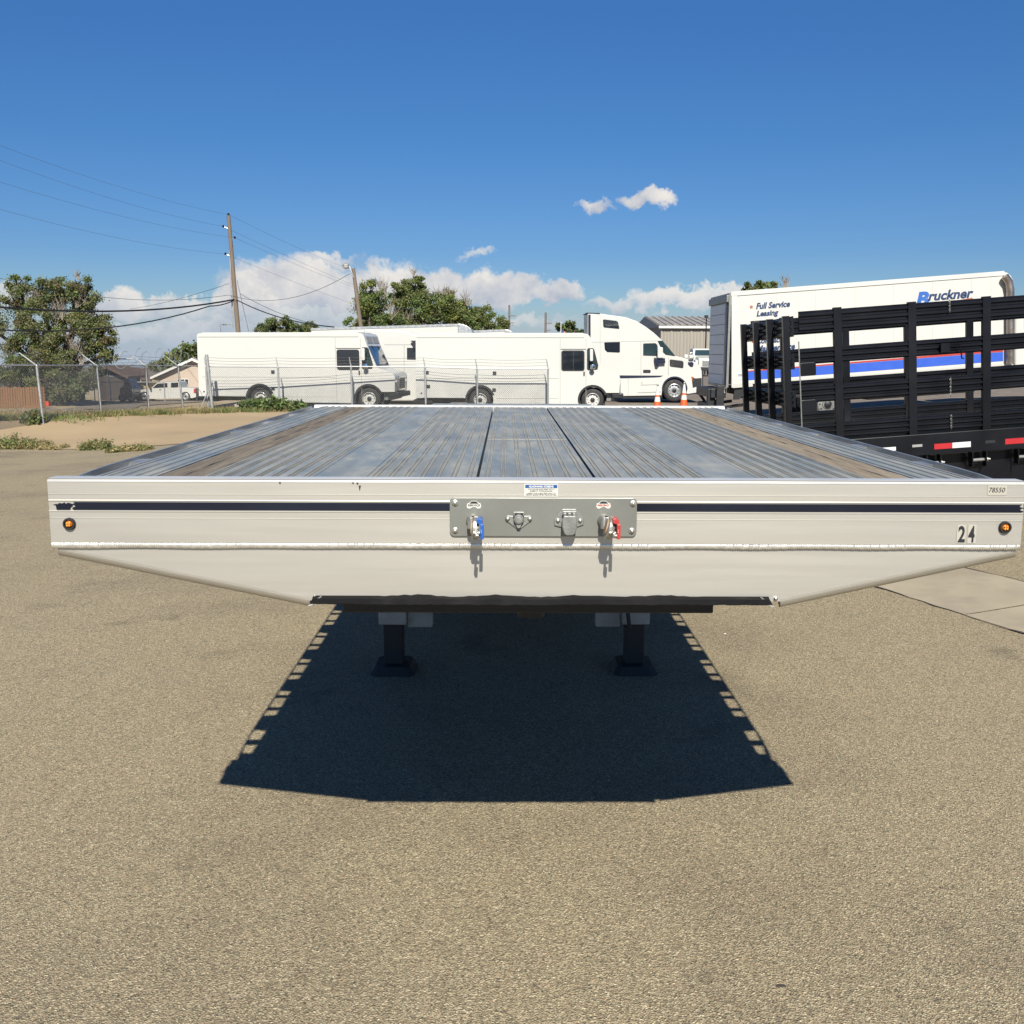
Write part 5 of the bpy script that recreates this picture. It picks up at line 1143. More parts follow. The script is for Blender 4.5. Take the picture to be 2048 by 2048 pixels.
# far poles, flag, yard light
for px, pyt, Y, r, lab in ((1018.6, 610, 150, .13, 'pale far utility pole right of the green trees'), (1091.5, 625, 150, .15, 'darker far utility pole above the right step van')):
    t = at(px, pyt, Y); o = thing('utility_pole', lab, 'utility pole', (t.x, Y, zg(t.x, Y)), group='far utility poles')
    MB().tube((t.x, Y, zg(t.x, Y)), t, r*1.25, r, n=8).build('shaft', 'pole_wood', o); MB().box((t.x-.1, Y-.2, t.z-1.6), (t.x+.9, Y-.1, t.z-1.45)).build('cross_arm', 'pole_wood', o)
    MB().box((t.x-.1, Y-.2, t.z-2.6), (t.x+.7, Y-.1, t.z-2.48)).build('cross_arm', 'pole_wood', o)
t = at(1122, 644, 90); fp = thing('flag_pole', 'thin white flag pole with a small striped flag over the right van', 'flag pole', (t.x, 90, zg(t.x, 90)))
MB().tube((t.x, 90, zg(t.x, 90)), t, .05, .03, n=8).build('shaft', 'trim_white', fp)
a = at(1123, 659, 90); n = 7
for k in range(n):
    m = MB(); h0 = a.z-.62*k/n; h1 = a.z-.62*(k+1)/n; col = [[(a.x+.45*i/6*.9, 90+.05*math.sin(i*1.3), h-.28*(i/6)**1.3) for i in range(7)] for h in (h0, h1)]
    i0 = m.add(col[0]); i1_ = m.add(col[1]); [m.face((i0+q, i0+q+1, i1_+q+1, i1_+q)) for q in range(6)]; m.build('flag_stripe', 'flag_red' if k % 2 == 0 else 'trim_white', fp)
m = MB(); m.slabxz([(a.x, a.z-.33), (a.x+.2, a.z-.42), (a.x+.2, a.z-.08), (a.x, a.z)], 89.9, 89.91); m.build('flag_canton', 'flag_blue', fp)
t = at(1413, 634, 100); yl = thing('yard_light', 'thin dark yard light pole with square head before the warehouse', 'light pole', (t.x, 100, zg(t.x, 100)))
MB().tube((t.x, 100, zg(t.x, 100)), t, .075, .055, n=8).build('shaft', 'black_plastic', yl); MB().box(t+Vector((-.14, -.2, -.12)), t+Vector((.14, .3, .17))).build('lamp_head', 'black_plastic', yl)

# ------------------------------------------------------------------ warehouse
def warehouse(Y=130.0):
    c = plane(1150, 580, .1812, Y); b = c(1300, 900); x0, x1 = c(968, 0).x, c(2300, 0).x; z0 = zg(x0, Y); ze = c(1250, 412).z; zr = c(1250, 362).z
    root = thing('warehouse', 'tan ribbed metal warehouse behind the tractor hood', 'building', ((x0+x1)/2, Y, z0))
    n = 12; bay = (x1-x0)/n
    def sheet(i):
        m = MB(); pr = []; x = x0+i*bay+.02; e = x0+(i+1)*bay-.02; k = 0
        pts = []
        while x < e-.05:
            pts += [(x, 0), (x+.22, 0), (x+.26, -.05), (x+.34, -.05), (x+.38, 0)]; x += .40
        pts.append((e, 0)); ia = m.add([(u, Y+v, z0) for u, v in pts]); ib = m.add([(u, Y+v, ze) for u, v in pts])
        for q in range(len(pts)-1): m.face((ia+q, ia+q+1, ib+q+1, ib+q))
        return m
    for i in range(n): sheet(i).build('wall_panel', 'warehouse_wall', root)
    for i in range(n+1): MB().box((x0+i*bay-.10, Y-.09, z0), (x0+i*bay+.10, Y+.1, ze)).build('downpipe', 'warehouse_wall', root)
    m = MB(); m.slabyz([(Y-.3, ze), (Y-.3, ze+.18), (Y+14, zr+1.2), (Y+28, ze+.18), (Y+28, ze)], x0-.4, x1); rf = m.build('roof', 'warehouse_roof', root)
    k = x0-.3
    while k < x1: 
        MB().loft([(k, Y-.32, ze+.10), (k+.12, Y-.32, ze+.10), (k+.12, Y-.32, ze+.30), (k, Y-.32, ze+.30)], [(k, Y+14, zr+1.12), (k+.12, Y+14, zr+1.12), (k+.12, Y+14, zr+1.3), (k, Y+14, zr+1.3)]).build('roof_rib', 'warehouse_roof', rf); k += .9
    MB().box((x0-.42, Y-.5, ze-.12), (x1, Y-.31, ze+.10)).build('eave_gutter', 'trim_white', root)
    MB().box((x0-.05, Y+.05, z0), (x0+.0, Y+28, ze)).build('end_wall', 'warehouse_wall', root)
    MB().box((x0, Y+27.9, z0), (x1, Y+28, ze)).build('back_wall', 'warehouse_wall', root)
warehouse()

# ------------------------------------------------------------------ houses beyond the alley
def A_(Y): return plane(0, 400, .265, Y)
def gable_house(name, label, Y, wall_pts, roof_l, roof_r, peak, wall_mat, depth, extra=None, over=.5, fascia='trim_white'):
    c = A_(Y); w0, w1 = c(*wall_pts[0]), c(*wall_pts[1]); z0 = zg((w0.x+w1.x)/2, Y)
    root = thing(name, label, 'house', ((w0.x+w1.x)/2, Y+depth/2, z0)); L, Rr, Pk = c(*roof_l), c(*roof_r), c(*peak)
    zl = L.z+(Pk.z-L.z)*(w0.x-L.x)/(Pk.x-L.x) if Pk.x != L.x else L.z; zr = Rr.z+(Pk.z-Rr.z)*(w1.x-Rr.x)/(Pk.x-Rr.x)
    MB().slabxz([(w0.x, z0), (w1.x, z0), (w1.x, zr-.22), (Pk.x, Pk.z-.25), (w0.x, zl-.22)], Y, Y+depth).build('wall', wall_mat, root)
    rf = MB(); rf.slabxz([(L.x, L.z-.16), (L.x, L.z), (Pk.x, Pk.z), (Pk.x, Pk.z-.2)], Y-over, Y+depth+over); rf.slabxz([(Rr.x, Rr.z-.16), (Rr.x, Rr.z), (Pk.x, Pk.z), (Pk.x, Pk.z-.2)], Y-over, Y+depth+over)
    ro = rf.build('roof', 'brown_roof', root)
    for Q in (L, Rr): MB().slabxz([(Q.x, Q.z-.20), (Q.x, Q.z+.015), (Pk.x, Pk.z+.015), (Pk.x, Pk.z-.22)], Y-over-.05, Y-over).build('fascia', fascia, ro)
    if extra: extra(root, c)
    return root
def pink_extra(root, c):
    Y = 96.0
    w = MB().slabxz(xz(c, [(1340, 1350), (1340, 1392), (1425, 1392), (1425, 1350)]), Y-.06, Y+.01).build('window', 'trim_white', root)
    for x0, x1 in ((1344, 1362), (1368, 1392), (1398, 1421)): MB().slabxz(xz(c, [(x0, 1354), (x0, 1388), (x1, 1388), (x1, 1354)]), Y-.08, Y-.06).build('pane', 'glass_dark', w)
    MB().slabxz(xz(c, [(1438, 1228), (1465, 1210), (1498, 1228)]), Y-.04, Y+.01).build('gable_vent', 'trim_white', root)
gable_house('house', 'pale pink gabled house behind the white pickup truck', 96.0, ((1140, 1400), (1760, 1400)), (1130, 1345), (1790, 1340), (1462, 1194), 'pink_wall', 4.5, pink_extra)
def garage_extra(root, c):
    Y = 84.0
    MB().slabxz(xz(c, [(820, 1328), (820, 1332), (945, 1332), (945, 1328)]), Y-.05, Y+.01).build('door_head', 'galvanised', root)
    MB().slabxz(xz(c, [(825, 1334), (825, 1500), (940, 1500), (940, 1334)]), Y-.03, Y+.01).build('garage_door', 'dark_wall', root)
gable_house('garage', 'dark brown gabled garage beside the big tree', 84.0, ((745, 1500), (950, 1500)), (700, 1290), (985, 1330), (820, 1252), 'dark_wall', 3.5, garage_extra, fascia='brown_roof')
def tan_house(Y=90.0):
    c = A_(Y); z0 = zg(c(1000, 1500).x, Y); root = thing('house', 'tan brick house with low brown roof between the garage and the pink house', 'house', (c(1000, 1500).x, Y+1.5, z0))
    MB().slabxz([(c(900, 0).x, z0), (c(1050, 0).x, z0), (c(1050, 0).x, c(0, 1370).z), (c(900, 0).x, c(0, 1340).z)], Y, Y+3).build('wall', 'tan_wall', root)
    m = MB(); P = [c(850, 1300), c(1085, 1362), c(1085, 1368), c(850, 1330)]; Q = [c(850, 1240), c(965, 1258), c(1085, 1340), c(1000, 1262)]
    m.loft([(c(840, 0).x, Y-.6, c(0, 1305).z), (c(1085, 0).x, Y-.6, c(0, 1362).z), (c(1085, 0).x, Y-.6, c(0, 1368).z), (c(840, 0).x, Y-.6, c(0, 1312).z)], [(c(830, 0).x, Y+3, c(0, 1262).z), (c(960, 0).x, Y+3, c(0, 1268).z), (c(960, 0).x, Y+3, c(0, 1276).z), (c(830, 0).x, Y+3, c(0, 1270).z)]); rf = m.build('roof', 'brown_roof', root)
    MB().slabxz(xz(c, [(955, 1324), (955, 1332), (1085, 1368), (1085, 1359)]), Y-.68, Y-.61).build('fascia', 'trim_white', rf)
    MB().slabxz(xz(c, [(1040, 1370), (1040, 1480), (1056, 1480), (1056, 1370)]), Y-.06, Y-.001).build('brick_corner', 'rust_red', root)
    MB().slabxz(xz(c, [(956, 1382), (956, 1386), (1035, 1386), (1035, 1382)]), Y-.05, Y-.001).build('window_head', 'trim_white', root)
tan_house()
def left_house(Y=76.0):
    c = A_(Y); z0 = zg(c(0, 1500).x, Y); root = thing('house', 'brown roofed house behind the wooden fence at the left edge', 'house', (c(-60, 1500).x, Y+5, z0))
    MB().slabxz([(c(-300, 0).x, z0), (c(55, 0).x, z0), (c(55, 0).x, c(0, 1360).z), (c(-120, 0).x, c(0, 1275).z), (c(-300, 0).x, c(0, 1360).z)], Y, Y+10).build('wall', 'grey_brick', root)
    m = MB(); m.slabxz(xz(c, [(-330, 1372), (-120, 1268), (75, 1366), (75, 1372), (-120, 1276), (-330, 1380)]), Y-.5, Y+10); rf = m.build('roof', 'brown_roof', root)
    MB().slabxz(xz(c, [(-125, 1266), (75, 1360), (75, 1374), (-125, 1278)]), Y-.56, Y-.51).build('fascia', 'trim_white', rf)
    MB().loft([(c(75, 0).x, Y+.2, c(0, 1362).z), (c(300, 0).x, Y+1, c(0, 1362).z), (c(300, 0).x, Y+1, c(0, 1370).z), (c(75, 0).x, Y+.2, c(0, 1370).z)], [(c(-60, 0).x, Y+6, c(0, 1262).z), (c(260, 0).x, Y+6, c(0, 1262).z), (c(260, 0).x, Y+6, c(0, 1268).z), (c(-60, 0).x, Y+6, c(0, 1268).z)]).build('wing_roof', 'brown_roof', root)
    MB().box((c(60, 0).x, Y+2, z0), (c(290, 0).x, Y+6, c(0, 1368).z)).build('wing_wall', 'dark_wall', root)
    m = MB(); m.path([c(70, 1372, -.55), c(84, 1380, -.5), c(72, 1392, -.2), c(62, 1400, -.05)], .05, 6); m.build('downspout', 'trim_white', root)
left_house()
# cedar fence, picket by picket
def cedar(Y=67.0):
    c = A_(Y); x0, x1 = c(-220, 0).x, c(240, 0).x; z0 = zg(x0, Y); h = c(0, 1412).z; root = thing('wooden_fence', 'reddish wooden picket fence at the left edge beyond the alley', 'fence', ((x0+x1)/2, Y, z0))
    n = int((x1-x0)/.155); rs = random.Random(2)
    for k in range(n):
        x = x0+(x1-x0)*k/n; t = h+rs.uniform(-.03, .05); MB().slabxz([(x+.008, z0), (x+.147, z0), (x+.147, t-.04), (x+.115, t), (x+.04, t), (x+.008, t-.04)], Y+rs.uniform(-.012, .012), Y+.03).build('picket', 'cedar', root)
    for z in (z0+.3, h-.3): MB().box((x0, Y+.045, z), (x1, Y+.08, z+.09)).build('rail', 'cedar', root)
cedar()
# ------------------------------------------------------------------ pickup and cars beyond the alley
def pickup(Y=82.0):
    c = A_(Y); b = c(1280, 1500); z0 = zg(b.x, Y+1); dz = c(1280, 1502).z-z0; w_ = 1.95
    cc = lambda x, y, dy=0.0: c(x, y, dy)-Vector((0, 0, dz)); root = thing('pickup_truck', 'white extended cab pickup truck parked in front of the pink house', 'pickup', (b.x, Y+w_/2, z0))
    f = lambda pts: [(p.x, p.z) for p in (cc(*q) for q in pts)]
    body = [(1055, 1478), (1050, 1440), (1062, 1415), (1140, 1402), (1185, 1362), (1200, 1357), (1335, 1352), (1350, 1358), (1358, 1398), (1475, 1402), (1478, 1470), (1450, 1478)] + circ(None, 1400, 1468, 36, -15, 195, 10) + [(1362, 1480), (1150, 1484)] + circ(None, 1090, 1476, 34, -10, 190, 10)
    MB().slabxz(f(body), Y, Y+w_).build('body', 'white_paint', root, bevel=.05, seg=3)
    for nm, pts in (('front_window', [(1150, 1402), (1188, 1368), (1262, 1364), (1264, 1396)]), ('rear_window', [(1290, 1362), (1345, 1360), (1345, 1396), (1290, 1398)])): MB().slabxz(f(pts), Y-.012, Y+.01).build(nm, 'glass_dark', root)
    m = MB(); p, q = cc(1140, 1402), cc(1185, 1363); m.loft([(p.x-.02, Y+.15, p.z+.02), (p.x-.02, Y+w_-.15, p.z+.02), (q.x-.02, Y+w_-.2, q.z), (q.x-.02, Y+.2, q.z)], [(p.x, Y+.15, p.z), (p.x, Y+w_-.15, p.z), (q.x, Y+w_-.2, q.z-.02), (q.x, Y+.2, q.z-.02)]); m.build('windscreen', 'glass_dark', root)
    MB().slabxz(f([(1038, 1440), (1070, 1430), (1075, 1475), (1040, 1478)]), Y+.05, Y+w_-.05).build('front_bumper', 'black_plastic', root, bevel=.03)
    MB().slabxz(f([(1462, 1405), (1477, 1405), (1477, 1440), (1462, 1440)]), Y-.01, Y+.2).build('tail_light', 'reflector_red', root)
    MB().slabxz(f([(1470, 1470), (1490, 1470), (1490, 1486), (1470, 1486)]), Y+.05, Y+w_-.05).build('rear_bumper', 'black_plastic', root)
    MB().slabxz(f([(1134, 1402), (1146, 1402), (1146, 1416), (1134, 1416)]), Y-.22, Y-.02).build('mirror', 'black_plastic', root, bevel=.02)
    MB().slabxz(f([(1200, 1412), (1216, 1412), (1216, 1417), (1200, 1417)]), Y-.02, Y+.01).build('door_handle', 'black_plastic', root)
    for x0 in (1268, 1284): MB().slabxz(f([(x0, 1362), (x0+1.2, 1362), (x0+1.2, 1478), (x0, 1478)]), Y-.004, Y+.001).build('door_seam', 'seam_grey', root)
    MB().box((cc(1120, 0).x, Y+.3, z0+.32), (cc(1460, 0).x, Y+w_-.3, z0+.6)).build('chassis', 'under_steel', root)
    for x in (1090, 1400):
        p = cc(x, 1470)
        for s_, y in ((-1, Y+.12), (1, Y+w_-.12)): wheel(root, (p.x, y, z0+.40), .40, .26, 'aluminium_plain', side=s_, holes=6)
pickup()
def car(Y, x0, x1, mat, label, body, glass, hh):
    # compact saloon: outline between pixel columns x0..x1, height hh metres, seen side-on
    c = A_(Y); a, b = c(x0, 1500).x, c(x1, 1500).x; L = b-a; z0 = zg((a+b)/2, Y+1); root = thing('car', label, 'car', ((a+b)/2, Y+.9, z0)); q = lambda pts: [(a+u*L, z0+v*hh) for u, v in pts]
    MB().slabxz(q([(0, .25), (.01, .55), (.08, .62), (.25, .68), (.38, .97), (.48, 1), (.68, .99), (.84, .68), (.98, .62), (1, .3), (.97, .2), (.03, .2)]), Y, Y+1.8).build('body', mat, root, bevel=.08, seg=3)
    MB().slabxz(q([(.29, .69), (.40, .93), (.53, .95), (.53, .69)]), Y-.012, Y+.01).build('front_window', 'glass_dark', root); MB().slabxz(q([(.55, .69), (.55, .95), (.67, .94), (.78, .69)]), Y-.012, Y+.01).build('rear_window', 'glass_dark', root)
    for u in (.18, .80):
        for s_, y in ((-1, Y+.1), (1, Y+1.7)): wheel(root, (a+u*L, y, z0+.32), .32, .2, 'aluminium_plain', side=s_, holes=5)
car(80.5, 905, 1010, 'dark_car', 'dark blue car parked beside the dark garage', None, None, 1.75)
car(93.0, 960, 1090, 'white_paint', 'white car parked behind the nose of the pickup', None, None, 1.5)
# alley chain link fence before the garage
pa = [(at(x, 0+y, 78.5)) for x, y in ((128, 800), (190, 800), (222, 800), (266, 800), (330, 800))]
posts = []
for p in pa:
    z = zg(p.x, 78.5); posts.append((Vector((p.x, 78.5, z)), Vector((p.x, 78.5, z+1.55))))
rt_ = thing('alley_fence', 'grey chain link fence with a middle rail before the dark garage', 'fence', posts[0][0])
for b, t in posts: MB().tube(b, t, .04, n=8).build('post', 'galvanised', rt_)
MB().tube(posts[0][1], posts[-1][1], .03, n=8).build('top_rail', 'galvanised', rt_)
MB().tube(posts[2][1]+Vector((-1.3, 0, 1.75)), posts[2][1]+Vector((1.9, 0, 1.75)), .03, n=8).build('upper_rail', 'galvanised', rt_)
MB().tube(posts[2][1], posts[2][1]+Vector((-.3, 0, 1.75)), .035, n=8).build('tall_post', 'galvanised', rt_)
m = MB(); p = G(90, 812); m.box((p.x-.25, p.y-.2, p.z), (p.x+.35, p.y+.2, p.z+.28)); m.box((p.x-.2, p.y-.15, p.z+.28), (p.x+.28, p.y+.15, p.z+.33)); rb = thing('storage_box', 'small red plastic box lying by the alley under the big tree', 'box', p)
m.build('tub', 'toy_red', rb, bevel=.02); MB().path([p+Vector((.0, -.22, .2)), p+Vector((.05, -.27, .1)), p+Vector((.1, -.22, .2))], .012).build('handle', 'black_plastic', rb)

# ------------------------------------------------------------------ trees and plants
def leaf_cloud(name, centres, n_per, spread, size, mats, parent, weights, seed, flat=.75, yscale=1.0):
    g = np.random.default_rng(seed); cs = np.array([c[:3] for c in centres]); K = len(cs)
    tot = K*n_per; idx = np.repeat(np.arange(K), n_per)
    sp = np.array([c[3] for c in centres])[idx][:, None]
    d = g.normal(size=(tot, 3)); d *= .52
    pos = cs[idx] + d*sp*spread*np.array([1, yscale, flat])
    u = g.normal(size=(tot, 3)); u /= np.linalg.norm(u, axis=1)[:, None]
    r = g.normal(size=(tot, 3)); v = np.cross(u, r); v /= np.linalg.norm(v, axis=1)[:, None]
    s_ = (size*(.55+.9*g.random(tot)))[:, None]
    a = pos-u*s_; b = pos+v*s_*.52; c_ = pos+u*s_; e = pos-v*s_*.52
    V = np.stack([a, b, c_, e], 1).reshape(-1, 3)
    me = bpy.data.meshes.new(name); me.vertices.add(len(V)); me.loops.add(tot*4); me.polygons.add(tot)
    o0 = np.array(parent.location) if parent is not None else np.zeros(3)
    me.vertices.foreach_set('co', (V-o0).astype(np.float32).ravel()); me.loops.foreach_set('vertex_index', np.arange(tot*4, dtype=np.int32))
    me.polygons.foreach_set('loop_start', np.arange(0, tot*4, 4, dtype=np.int32))
    for m_ in mats: me.materials.append(MATS[m_])
    wc = np.cumsum(weights)/np.sum(weights); clump = g.random(K)
    pick = np.where(g.random(tot) < .55, clump[idx], g.random(tot)); me.polygons.foreach_set('material_index', np.searchsorted(wc, pick).clip(0, len(mats)-1).astype(np.int32))
    me.update(calc_edges=True); o = bpy.data.objects.new(name, me); C.objects.link(o); o.parent = parent; return o
def tree(label, Y, base_px, blobs, leaf, per, mats, weights, seed, clumps=1.0, twig=.35, trunk_r=.3, group=None, dead=(), spread=.52):
    g = random.Random(seed); bp = at(base_px[0], base_px[1], Y); z0 = zg(bp.x, Y); base = Vector((bp.x, Y, z0))
    root = thing('tree', label, 'tree', base, group=group); cs = []; tw = MB(); dt = MB(); trunk = MB()
    cen = []
    for px, py, rx, ry in blobs:
        p = at(px, py, Y); k = at(px+rx, py, Y).x-p.x; kz = p.z-at(px, py+ry, Y).z; cen.append((p, k, kz))
    mid = sum((c[0] for c in cen), Vector())/len(cen); fork = base+(mid-base)*.42; fork.z = max(z0+1.2, min(fork.z, min(c[0].z for c in cen)))
    trunk.path([base-Vector((0, 0, .1)), base+(fork-base)*.5+Vector((.1, 0, 0)), fork], trunk_r, 9, trunk_r*.7)
    for p, k, kz in cen:
        m1 = fork+(p-fork)*.55+Vector((g.uniform(-.3, .3), g.uniform(-.4, .4), .2)); trunk.path([fork, m1, p, p+Vector((g.uniform(-.2, .2)*k, 0, .55*kz))], trunk_r*.45, 6, trunk_r*.08)
        n = max(5, int(clumps*11*(k*kz)**.62))
        for _ in range(n):
            while True:
                a, b, c_ = g.uniform(-1, 1), g.uniform(-1, 1), g.uniform(-1, 1); q = a*a+b*b+c_*c_
                if .12 < q < 1: break
            rr_ = .55+.5*g.random()
            cc = p+Vector((a*k, b*k*.9, c_*kz)); cs.append((cc.x, cc.y, cc.z, rr_*min(k, kz)))
            if g.random() < twig: tw.path([p+(cc-p)*.1, p+(cc-p)*.6+Vector((g.uniform(-.1, .1), 0, .1)), cc], .055, 4, .012)
    for px, py, ln in dead:
        p = at(px, py, Y-.5)
        for _ in range(7):
            q = p+Vector((g.uniform(-.45, .45)*ln, g.uniform(-.3, .3), g.uniform(.4, 1)*ln)); s2 = p+(q-p)*.5+Vector((g.uniform(-.15, .15), 0, 0)); dt.path([p, s2, q], .045, 4, .008)
            for _ in range(3): e = s2+Vector((g.uniform(-.5, .5)*ln*.6, g.uniform(-.2, .2), g.uniform(.1, .6)*ln*.6)); dt.path([s2, e], .02, 3, .006)
    trunk.build('trunk', 'bark', root, smooth=60)
    if tw.v: tw.build('branches', 'bark', root)
    if dt.v: dt.build('bare_twigs', 'dead_twig', root)
    leaf_cloud('crown', cs, per, spread, leaf, mats, root, weights, seed)
    return root
LM = ['leaf_olive', 'leaf_green', 'leaf_dark', 'leaf_yellow', 'leaf_dry']
tree('big grey green tree towering over the houses at the left', 72.0, (120, 800), [(40, 620, 52, 34), (35, 570, 28, 22), (75, 590, 45, 34), (110, 575, 30, 26), (150, 572, 38, 24), (165, 600, 38, 34), (120, 620, 50, 36), (185, 640, 34, 34), (205, 672, 30, 34), (150, 665, 60, 36), (60, 668, 60, 36), (95, 700, 65, 36), (205, 708, 30, 34), (150, 735, 60, 36), (100, 770, 55, 34), (170, 775, 42, 30), (20, 720, 40, 40), (-40, 640, 50, 60)], .068, 260, LM, [4.6, 2.4, .8, 1.0, .8], 3, spread=.42, clumps=1.25, twig=.8, trunk_r=.42, dead=((125, 640, 2.2), (155, 615, 2.0), (95, 640, 2.0), (165, 730, 2.4), (150, 712, 2.0), (60, 610, 1.5), (158, 560, .9), (110, 660, 2.2)))
tree('small green tree above the pink house left of the van', 112.0, (385, 780), [(385, 708, 32, 22), (350, 716, 24, 18), (400, 702, 26, 18), (320, 728, 26, 14)], .2, 60, LM, [2, 3, 2, 1, 0], 5, trunk_r=.2)
tree('flat topped dark green tree showing over the left van roof', 100.0, (575, 780), [(535, 648, 22, 14), (565, 645, 34, 14), (600, 652, 30, 12), (625, 655, 20, 9), (550, 662, 42, 12), (600, 668, 40, 12)], .08, 280, LM, [2.5, 2.5, 2, .6, 0], 6, clumps=1.3, trunk_r=.25)
GB = dict(leaf=.08, per=320, mats=['leaf_green', 'leaf_yellow', 'leaf_olive', 'leaf_dark'], weights=[4, 2.6, 1.6, 1.0])
tree('leafy green tree just right of the street light', 86.0, (752, 780), [(745, 582, 24, 20), (738, 610, 26, 26), (765, 630, 28, 26), (735, 640, 24, 20), (755, 655, 40, 18), (705, 648, 16, 12)], seed=8, group='green trees behind the trucks', dead=((768, 600, 2.0), (782, 640, 2.2), (760, 585, 1.6)), trunk_r=.25, **GB)
tree('tallest green tree of the clump behind the trucks', 88.0, (825, 780), [(800, 575, 28, 18), (830, 572, 26, 20), (850, 600, 30, 26), (812, 610, 34, 26), (785, 590, 20, 14), (835, 632, 44, 26), (800, 648, 34, 20), (838, 562, 10, 8)], seed=9, group='green trees behind the trucks', dead=((790, 620, 1.8), (815, 655, 1.8), (828, 552, .8), (850, 655, 1.8)), trunk_r=.3, **GB)
tree('broad yellow green tree in the middle of the clump behind the trucks', 90.0, (900, 780), [(890, 612, 36, 24), (925, 622, 34, 24), (870, 640, 34, 24), (905, 645, 44, 24), (945, 645, 30, 22), (895, 592, 26, 14)], seed=10, group='green trees behind the trucks', dead=((880, 600, 1.6), (892, 590, 1.0), (935, 612, 1.7), (905, 600, 1.4)), trunk_r=.28, leaf=.08, per=320, mats=['leaf_yellow', 'leaf_green', 'leaf_olive', 'leaf_dark'], weights=[4, 3, 1.4, .8])
tree('lowest green tree at the right end of the clump', 92.0, (985, 780), [(958, 622, 10, 12), (972, 632, 26, 18), (990, 645, 28, 18), (1008, 652, 14, 14), (960, 655, 34, 14), (1000, 662, 24, 10)], seed=12, group='green trees behind the trucks', trunk_r=.2, **GB)
tree('small round dark tree over the right step van', 140.0, (1137, 780), [(1132, 652, 18, 12), (1150, 660, 20, 10), (1122, 656, 10, 8)], .26, 60, LM, [1, 2, 3, .5, 0], 13, trunk_r=.2)
tree('dark evergreen tree behind the left end of the warehouse', 150.0, (1322, 780), [(1332, 642, 14, 8), (1318, 655, 10, 14), (1345, 646, 8, 6), (1316, 672, 8, 14)], .26, 60, LM, [1, 1, 4, .2, 0], 14, trunk_r=.2)
tree('treetop peeking over the roof of the lettered box truck', 62.0, (1520, 780), [(1500, 575, 16, 8), (1525, 570, 14, 7), (1552, 571, 12, 6), (1515, 590, 40, 12), (1535, 620, 45, 26)], .15, 70, LM, [3, 3, 1, 1, 0], 15, trunk_r=.22, dead=((1570, 580, 1.0),))

def weed(label, px, py, wpx, hpx, mats, weights, seed, leaf, n, group='weeds'):
    p = G(px, py); Yw = p.y; k = abs(at(px+wpx/2, py, Yw).x-p.x); h = at(px, py-hpx, Yw).z-p.z; g = random.Random(seed)
    root = thing('weed', label, 'weed', p, group=group); cs = []; st = MB()
    for _ in range(n):
        q = Vector((p.x+g.uniform(-1, 1)*k, p.y+g.uniform(-.35, .35), 0)); q.z = zg(q.x, q.y); hh = h*g.uniform(.35, 1)*(1-.4*abs(q.x-p.x)/max(k, .01))
        st.path([q, q+Vector((g.uniform(-.05, .05), g.uniform(-.05, .05), hh*.6)), q+Vector((g.uniform(-.1, .1), g.uniform(-.08, .08), hh))], .006, 3, .002)
        for f in (.35, .65, .92): cs.append((q.x, q.y, q.z+hh*f, .16*h+.05))
    st.build('stems', 'leaf_olive', root); leaf_cloud('leaves', cs, 11, 1.0, leaf, mats, root, weights, seed); return root
WM = ['leaf_weed', 'leaf_green', 'straw', 'leaf_olive']
weed('tall weeds at the foot of the concrete apron by the left edge', 12, 897, 70, 28, WM, [3, 2, 2, 1], 1, .034, 56)
weed('yellow green weeds along the foot of the apron, left of the dry tuft', 62, 897, 70, 19, WM, [3, .6, 3, 1], 2, .024, 90)
weed('low dry tuft at the foot of the apron beside the yellow green weeds', 108, 898, 40, 10, WM, [1, 0, 4, 1], 3, .025, 40)
weed('bushy green weed at the foot of the apron near the trailer corner', 192, 899, 50, 21, WM, [2, 2, 1.2, 2], 4, .026, 66)
weed('low straw weeds between the bushy weed and the trailer rail', 262, 902, 80, 13, WM, [1.5, 1, 3, 1], 5, .025, 70)
weed('broad leaved weed at the first fence post', 68, 848, 26, 30, WM, [4, 2, .4, .6], 6, .06, 12)
weed('dark leafy bush at the rear wheel of the left van', 556, 823, 110, 30, ['leaf_green', 'leaf_dark', 'leaf_olive'], [3, 2, 1], 7, .075, 110)
weed('dark leafy bush left of the van rear wheel', 508, 822, 50, 26, ['leaf_green', 'leaf_dark', 'leaf_olive'], [3, 2, 1], 8, .075, 60)
# fence-line weeds and dry grass on the verge
def grass(name, label, n, mats, weights, seed, hmin, hmax, area):
    g = np.random.default_rng(seed); V = []; Fm = []; rs = random.Random(seed); k = 0
    while k < n:
        x, y = area(rs)
        if x is None: continue
        z = zg(x, y)-.02; h = rs.uniform(hmin, hmax); w_ = rs.uniform(.010, .022); a = rs.uniform(0, 6.28); lx, ly = rs.uniform(-.6, .6)*h, rs.uniform(-.6, .6)*h
        V += [(x-w_*math.cos(a), y-w_*math.sin(a), z), (x+w_*math.cos(a), y+w_*math.sin(a), z), (x+lx, y+ly, z+h)]; k += 1
    me = bpy.data.meshes.new(name); me.from_pydata(V, [], [(3*i, 3*i+1, 3*i+2) for i in range(n)])
    for m_ in mats: me.materials.append(MATS[m_])
    wc = np.cumsum(weights)/np.sum(weights); me.polygons.foreach_set('material_index', np.searchsorted(wc, g.random(n)).clip(0, len(mats)-1).astype(np.int32))
    o = bpy.data.objects.new(name, me); C.objects.link(o); return tag(o, label, 'grass', kind='stuff')
def verge_area(rs):
    x = rs.uniform(-19, -8.2); y = ytop(x)+abs(rs.gauss(0, 1))*3.0+.05
    return x, y
grass('dry_grass', 'dry straw coloured grass on the verge along the fence', 30000, ['straw', 'leaf_dry', 'leaf_weed'], [6, 2, .8], 1, .05, .20, verge_area)
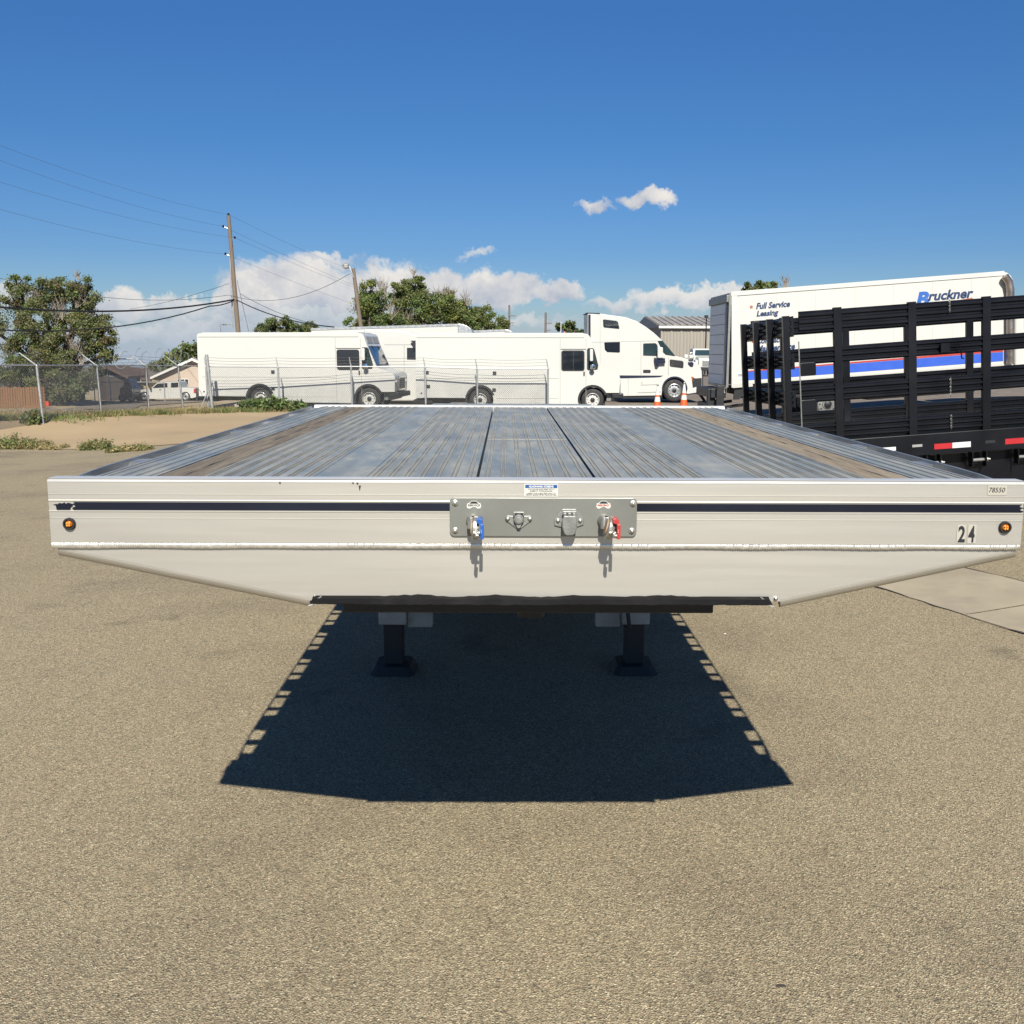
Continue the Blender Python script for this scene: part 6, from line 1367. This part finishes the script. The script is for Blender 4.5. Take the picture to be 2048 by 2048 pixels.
def tuft_area():
    rs0 = random.Random(4); cs = []
    for _ in range(46):
        x = rs0.uniform(-18, -8.4); cs.append((x, ytop(x)+rs0.uniform(.05, .9), rs0.uniform(.12, .5)))
    def f(rs):
        c_ = rs.choice(cs); return c_[0]+rs.gauss(0, 1)*c_[2], c_[1]+abs(rs.gauss(0, .5))*c_[2]
    return f
grass('green_grass', 'green weedy tufts along the upper edge of the concrete apron', 9000, ['leaf_weed', 'leaf_green', 'leaf_olive'], [4, 3, 1], 2, .06, .26, tuft_area())
p = G(480, 818); m = MB(); rs = random.Random(3)
for k in range(14):
    q = p+Vector((rs.uniform(-.25, .25), rs.uniform(-.1, .1), rs.uniform(0, .1))); m.loft([(q.x+rs.uniform(-.12, .12), q.y+rs.uniform(-.1, .1), q.z) for _ in range(4)], [(q.x+rs.uniform(-.1, .1), q.y+rs.uniform(-.1, .1), q.z+rs.uniform(.05, .12)) for _ in range(4)])
tag(m.build('rubble', 'litter'), 'small pale pile of rubble on the verge before the left van', 'rubble')
# ---- small things on the asphalt near the camera
def scrap(px, py, name, label, mat, sx, sy, h, seed):
    p = G(px, py); rs = random.Random(seed); n = 9; m = MB()
    ring = [(p.x+sx*math.cos(2*math.pi*k/n)*rs.uniform(.6, 1), p.y+sy*math.sin(2*math.pi*k/n)*rs.uniform(.6, 1), p.z+.001) for k in range(n)]
    m.loft(ring, [(p.x+(q[0]-p.x)*.6, p.y+(q[1]-p.y)*.6, p.z+h*rs.uniform(.5, 1)) for q in ring]); tag(m.build(name, mat), label, 'debris')
scrap(1800, 1634, 'paper_scrap', 'tiny white paper scrap on the asphalt right of the shadow', 'white_vinyl', .010, .003, .002, 1)
scrap(622, 1714, 'leaf_scrap', 'tiny dark leaf on the asphalt below the shadow', 'dark_wall', .010, .005, .004, 2)
scrap(1562, 1972, 'tar_lump', 'dark flattened tar lump near the bottom right of the asphalt', 'dark_wall', .022, .012, .003, 3)
scrap(1450, 1268, 'paper_scrap', 'tiny pale pebble right of the trailer shadow', 'white_vinyl', .012, .008, .006, 4)

# ragged open joints along both edges of the gutter pan
rs = random.Random(21)
for side_, off_ in ((0, -.012), (1, gw+.006)):
    m = MB(); prev = None; L_ = 12.0
    for k in range(90):
        c_ = Vector((e1.x, e1.y, 0)) + gd*(-6+L_*k/89) + gn*(off_+rs.uniform(-.012, .012)); wd = .004+.012*rs.random()**2
        i = m.add([(c_.x-gn.x*wd, c_.y-gn.y*wd, zg(c_.x, c_.y)+.009), (c_.x+gn.x*wd, c_.y+gn.y*wd, zg(c_.x, c_.y)+.009)])
        if prev is not None: m.face((prev, prev+1, i+1, i))
        prev = i
    m.build('crack', 'dark_wall', pan)
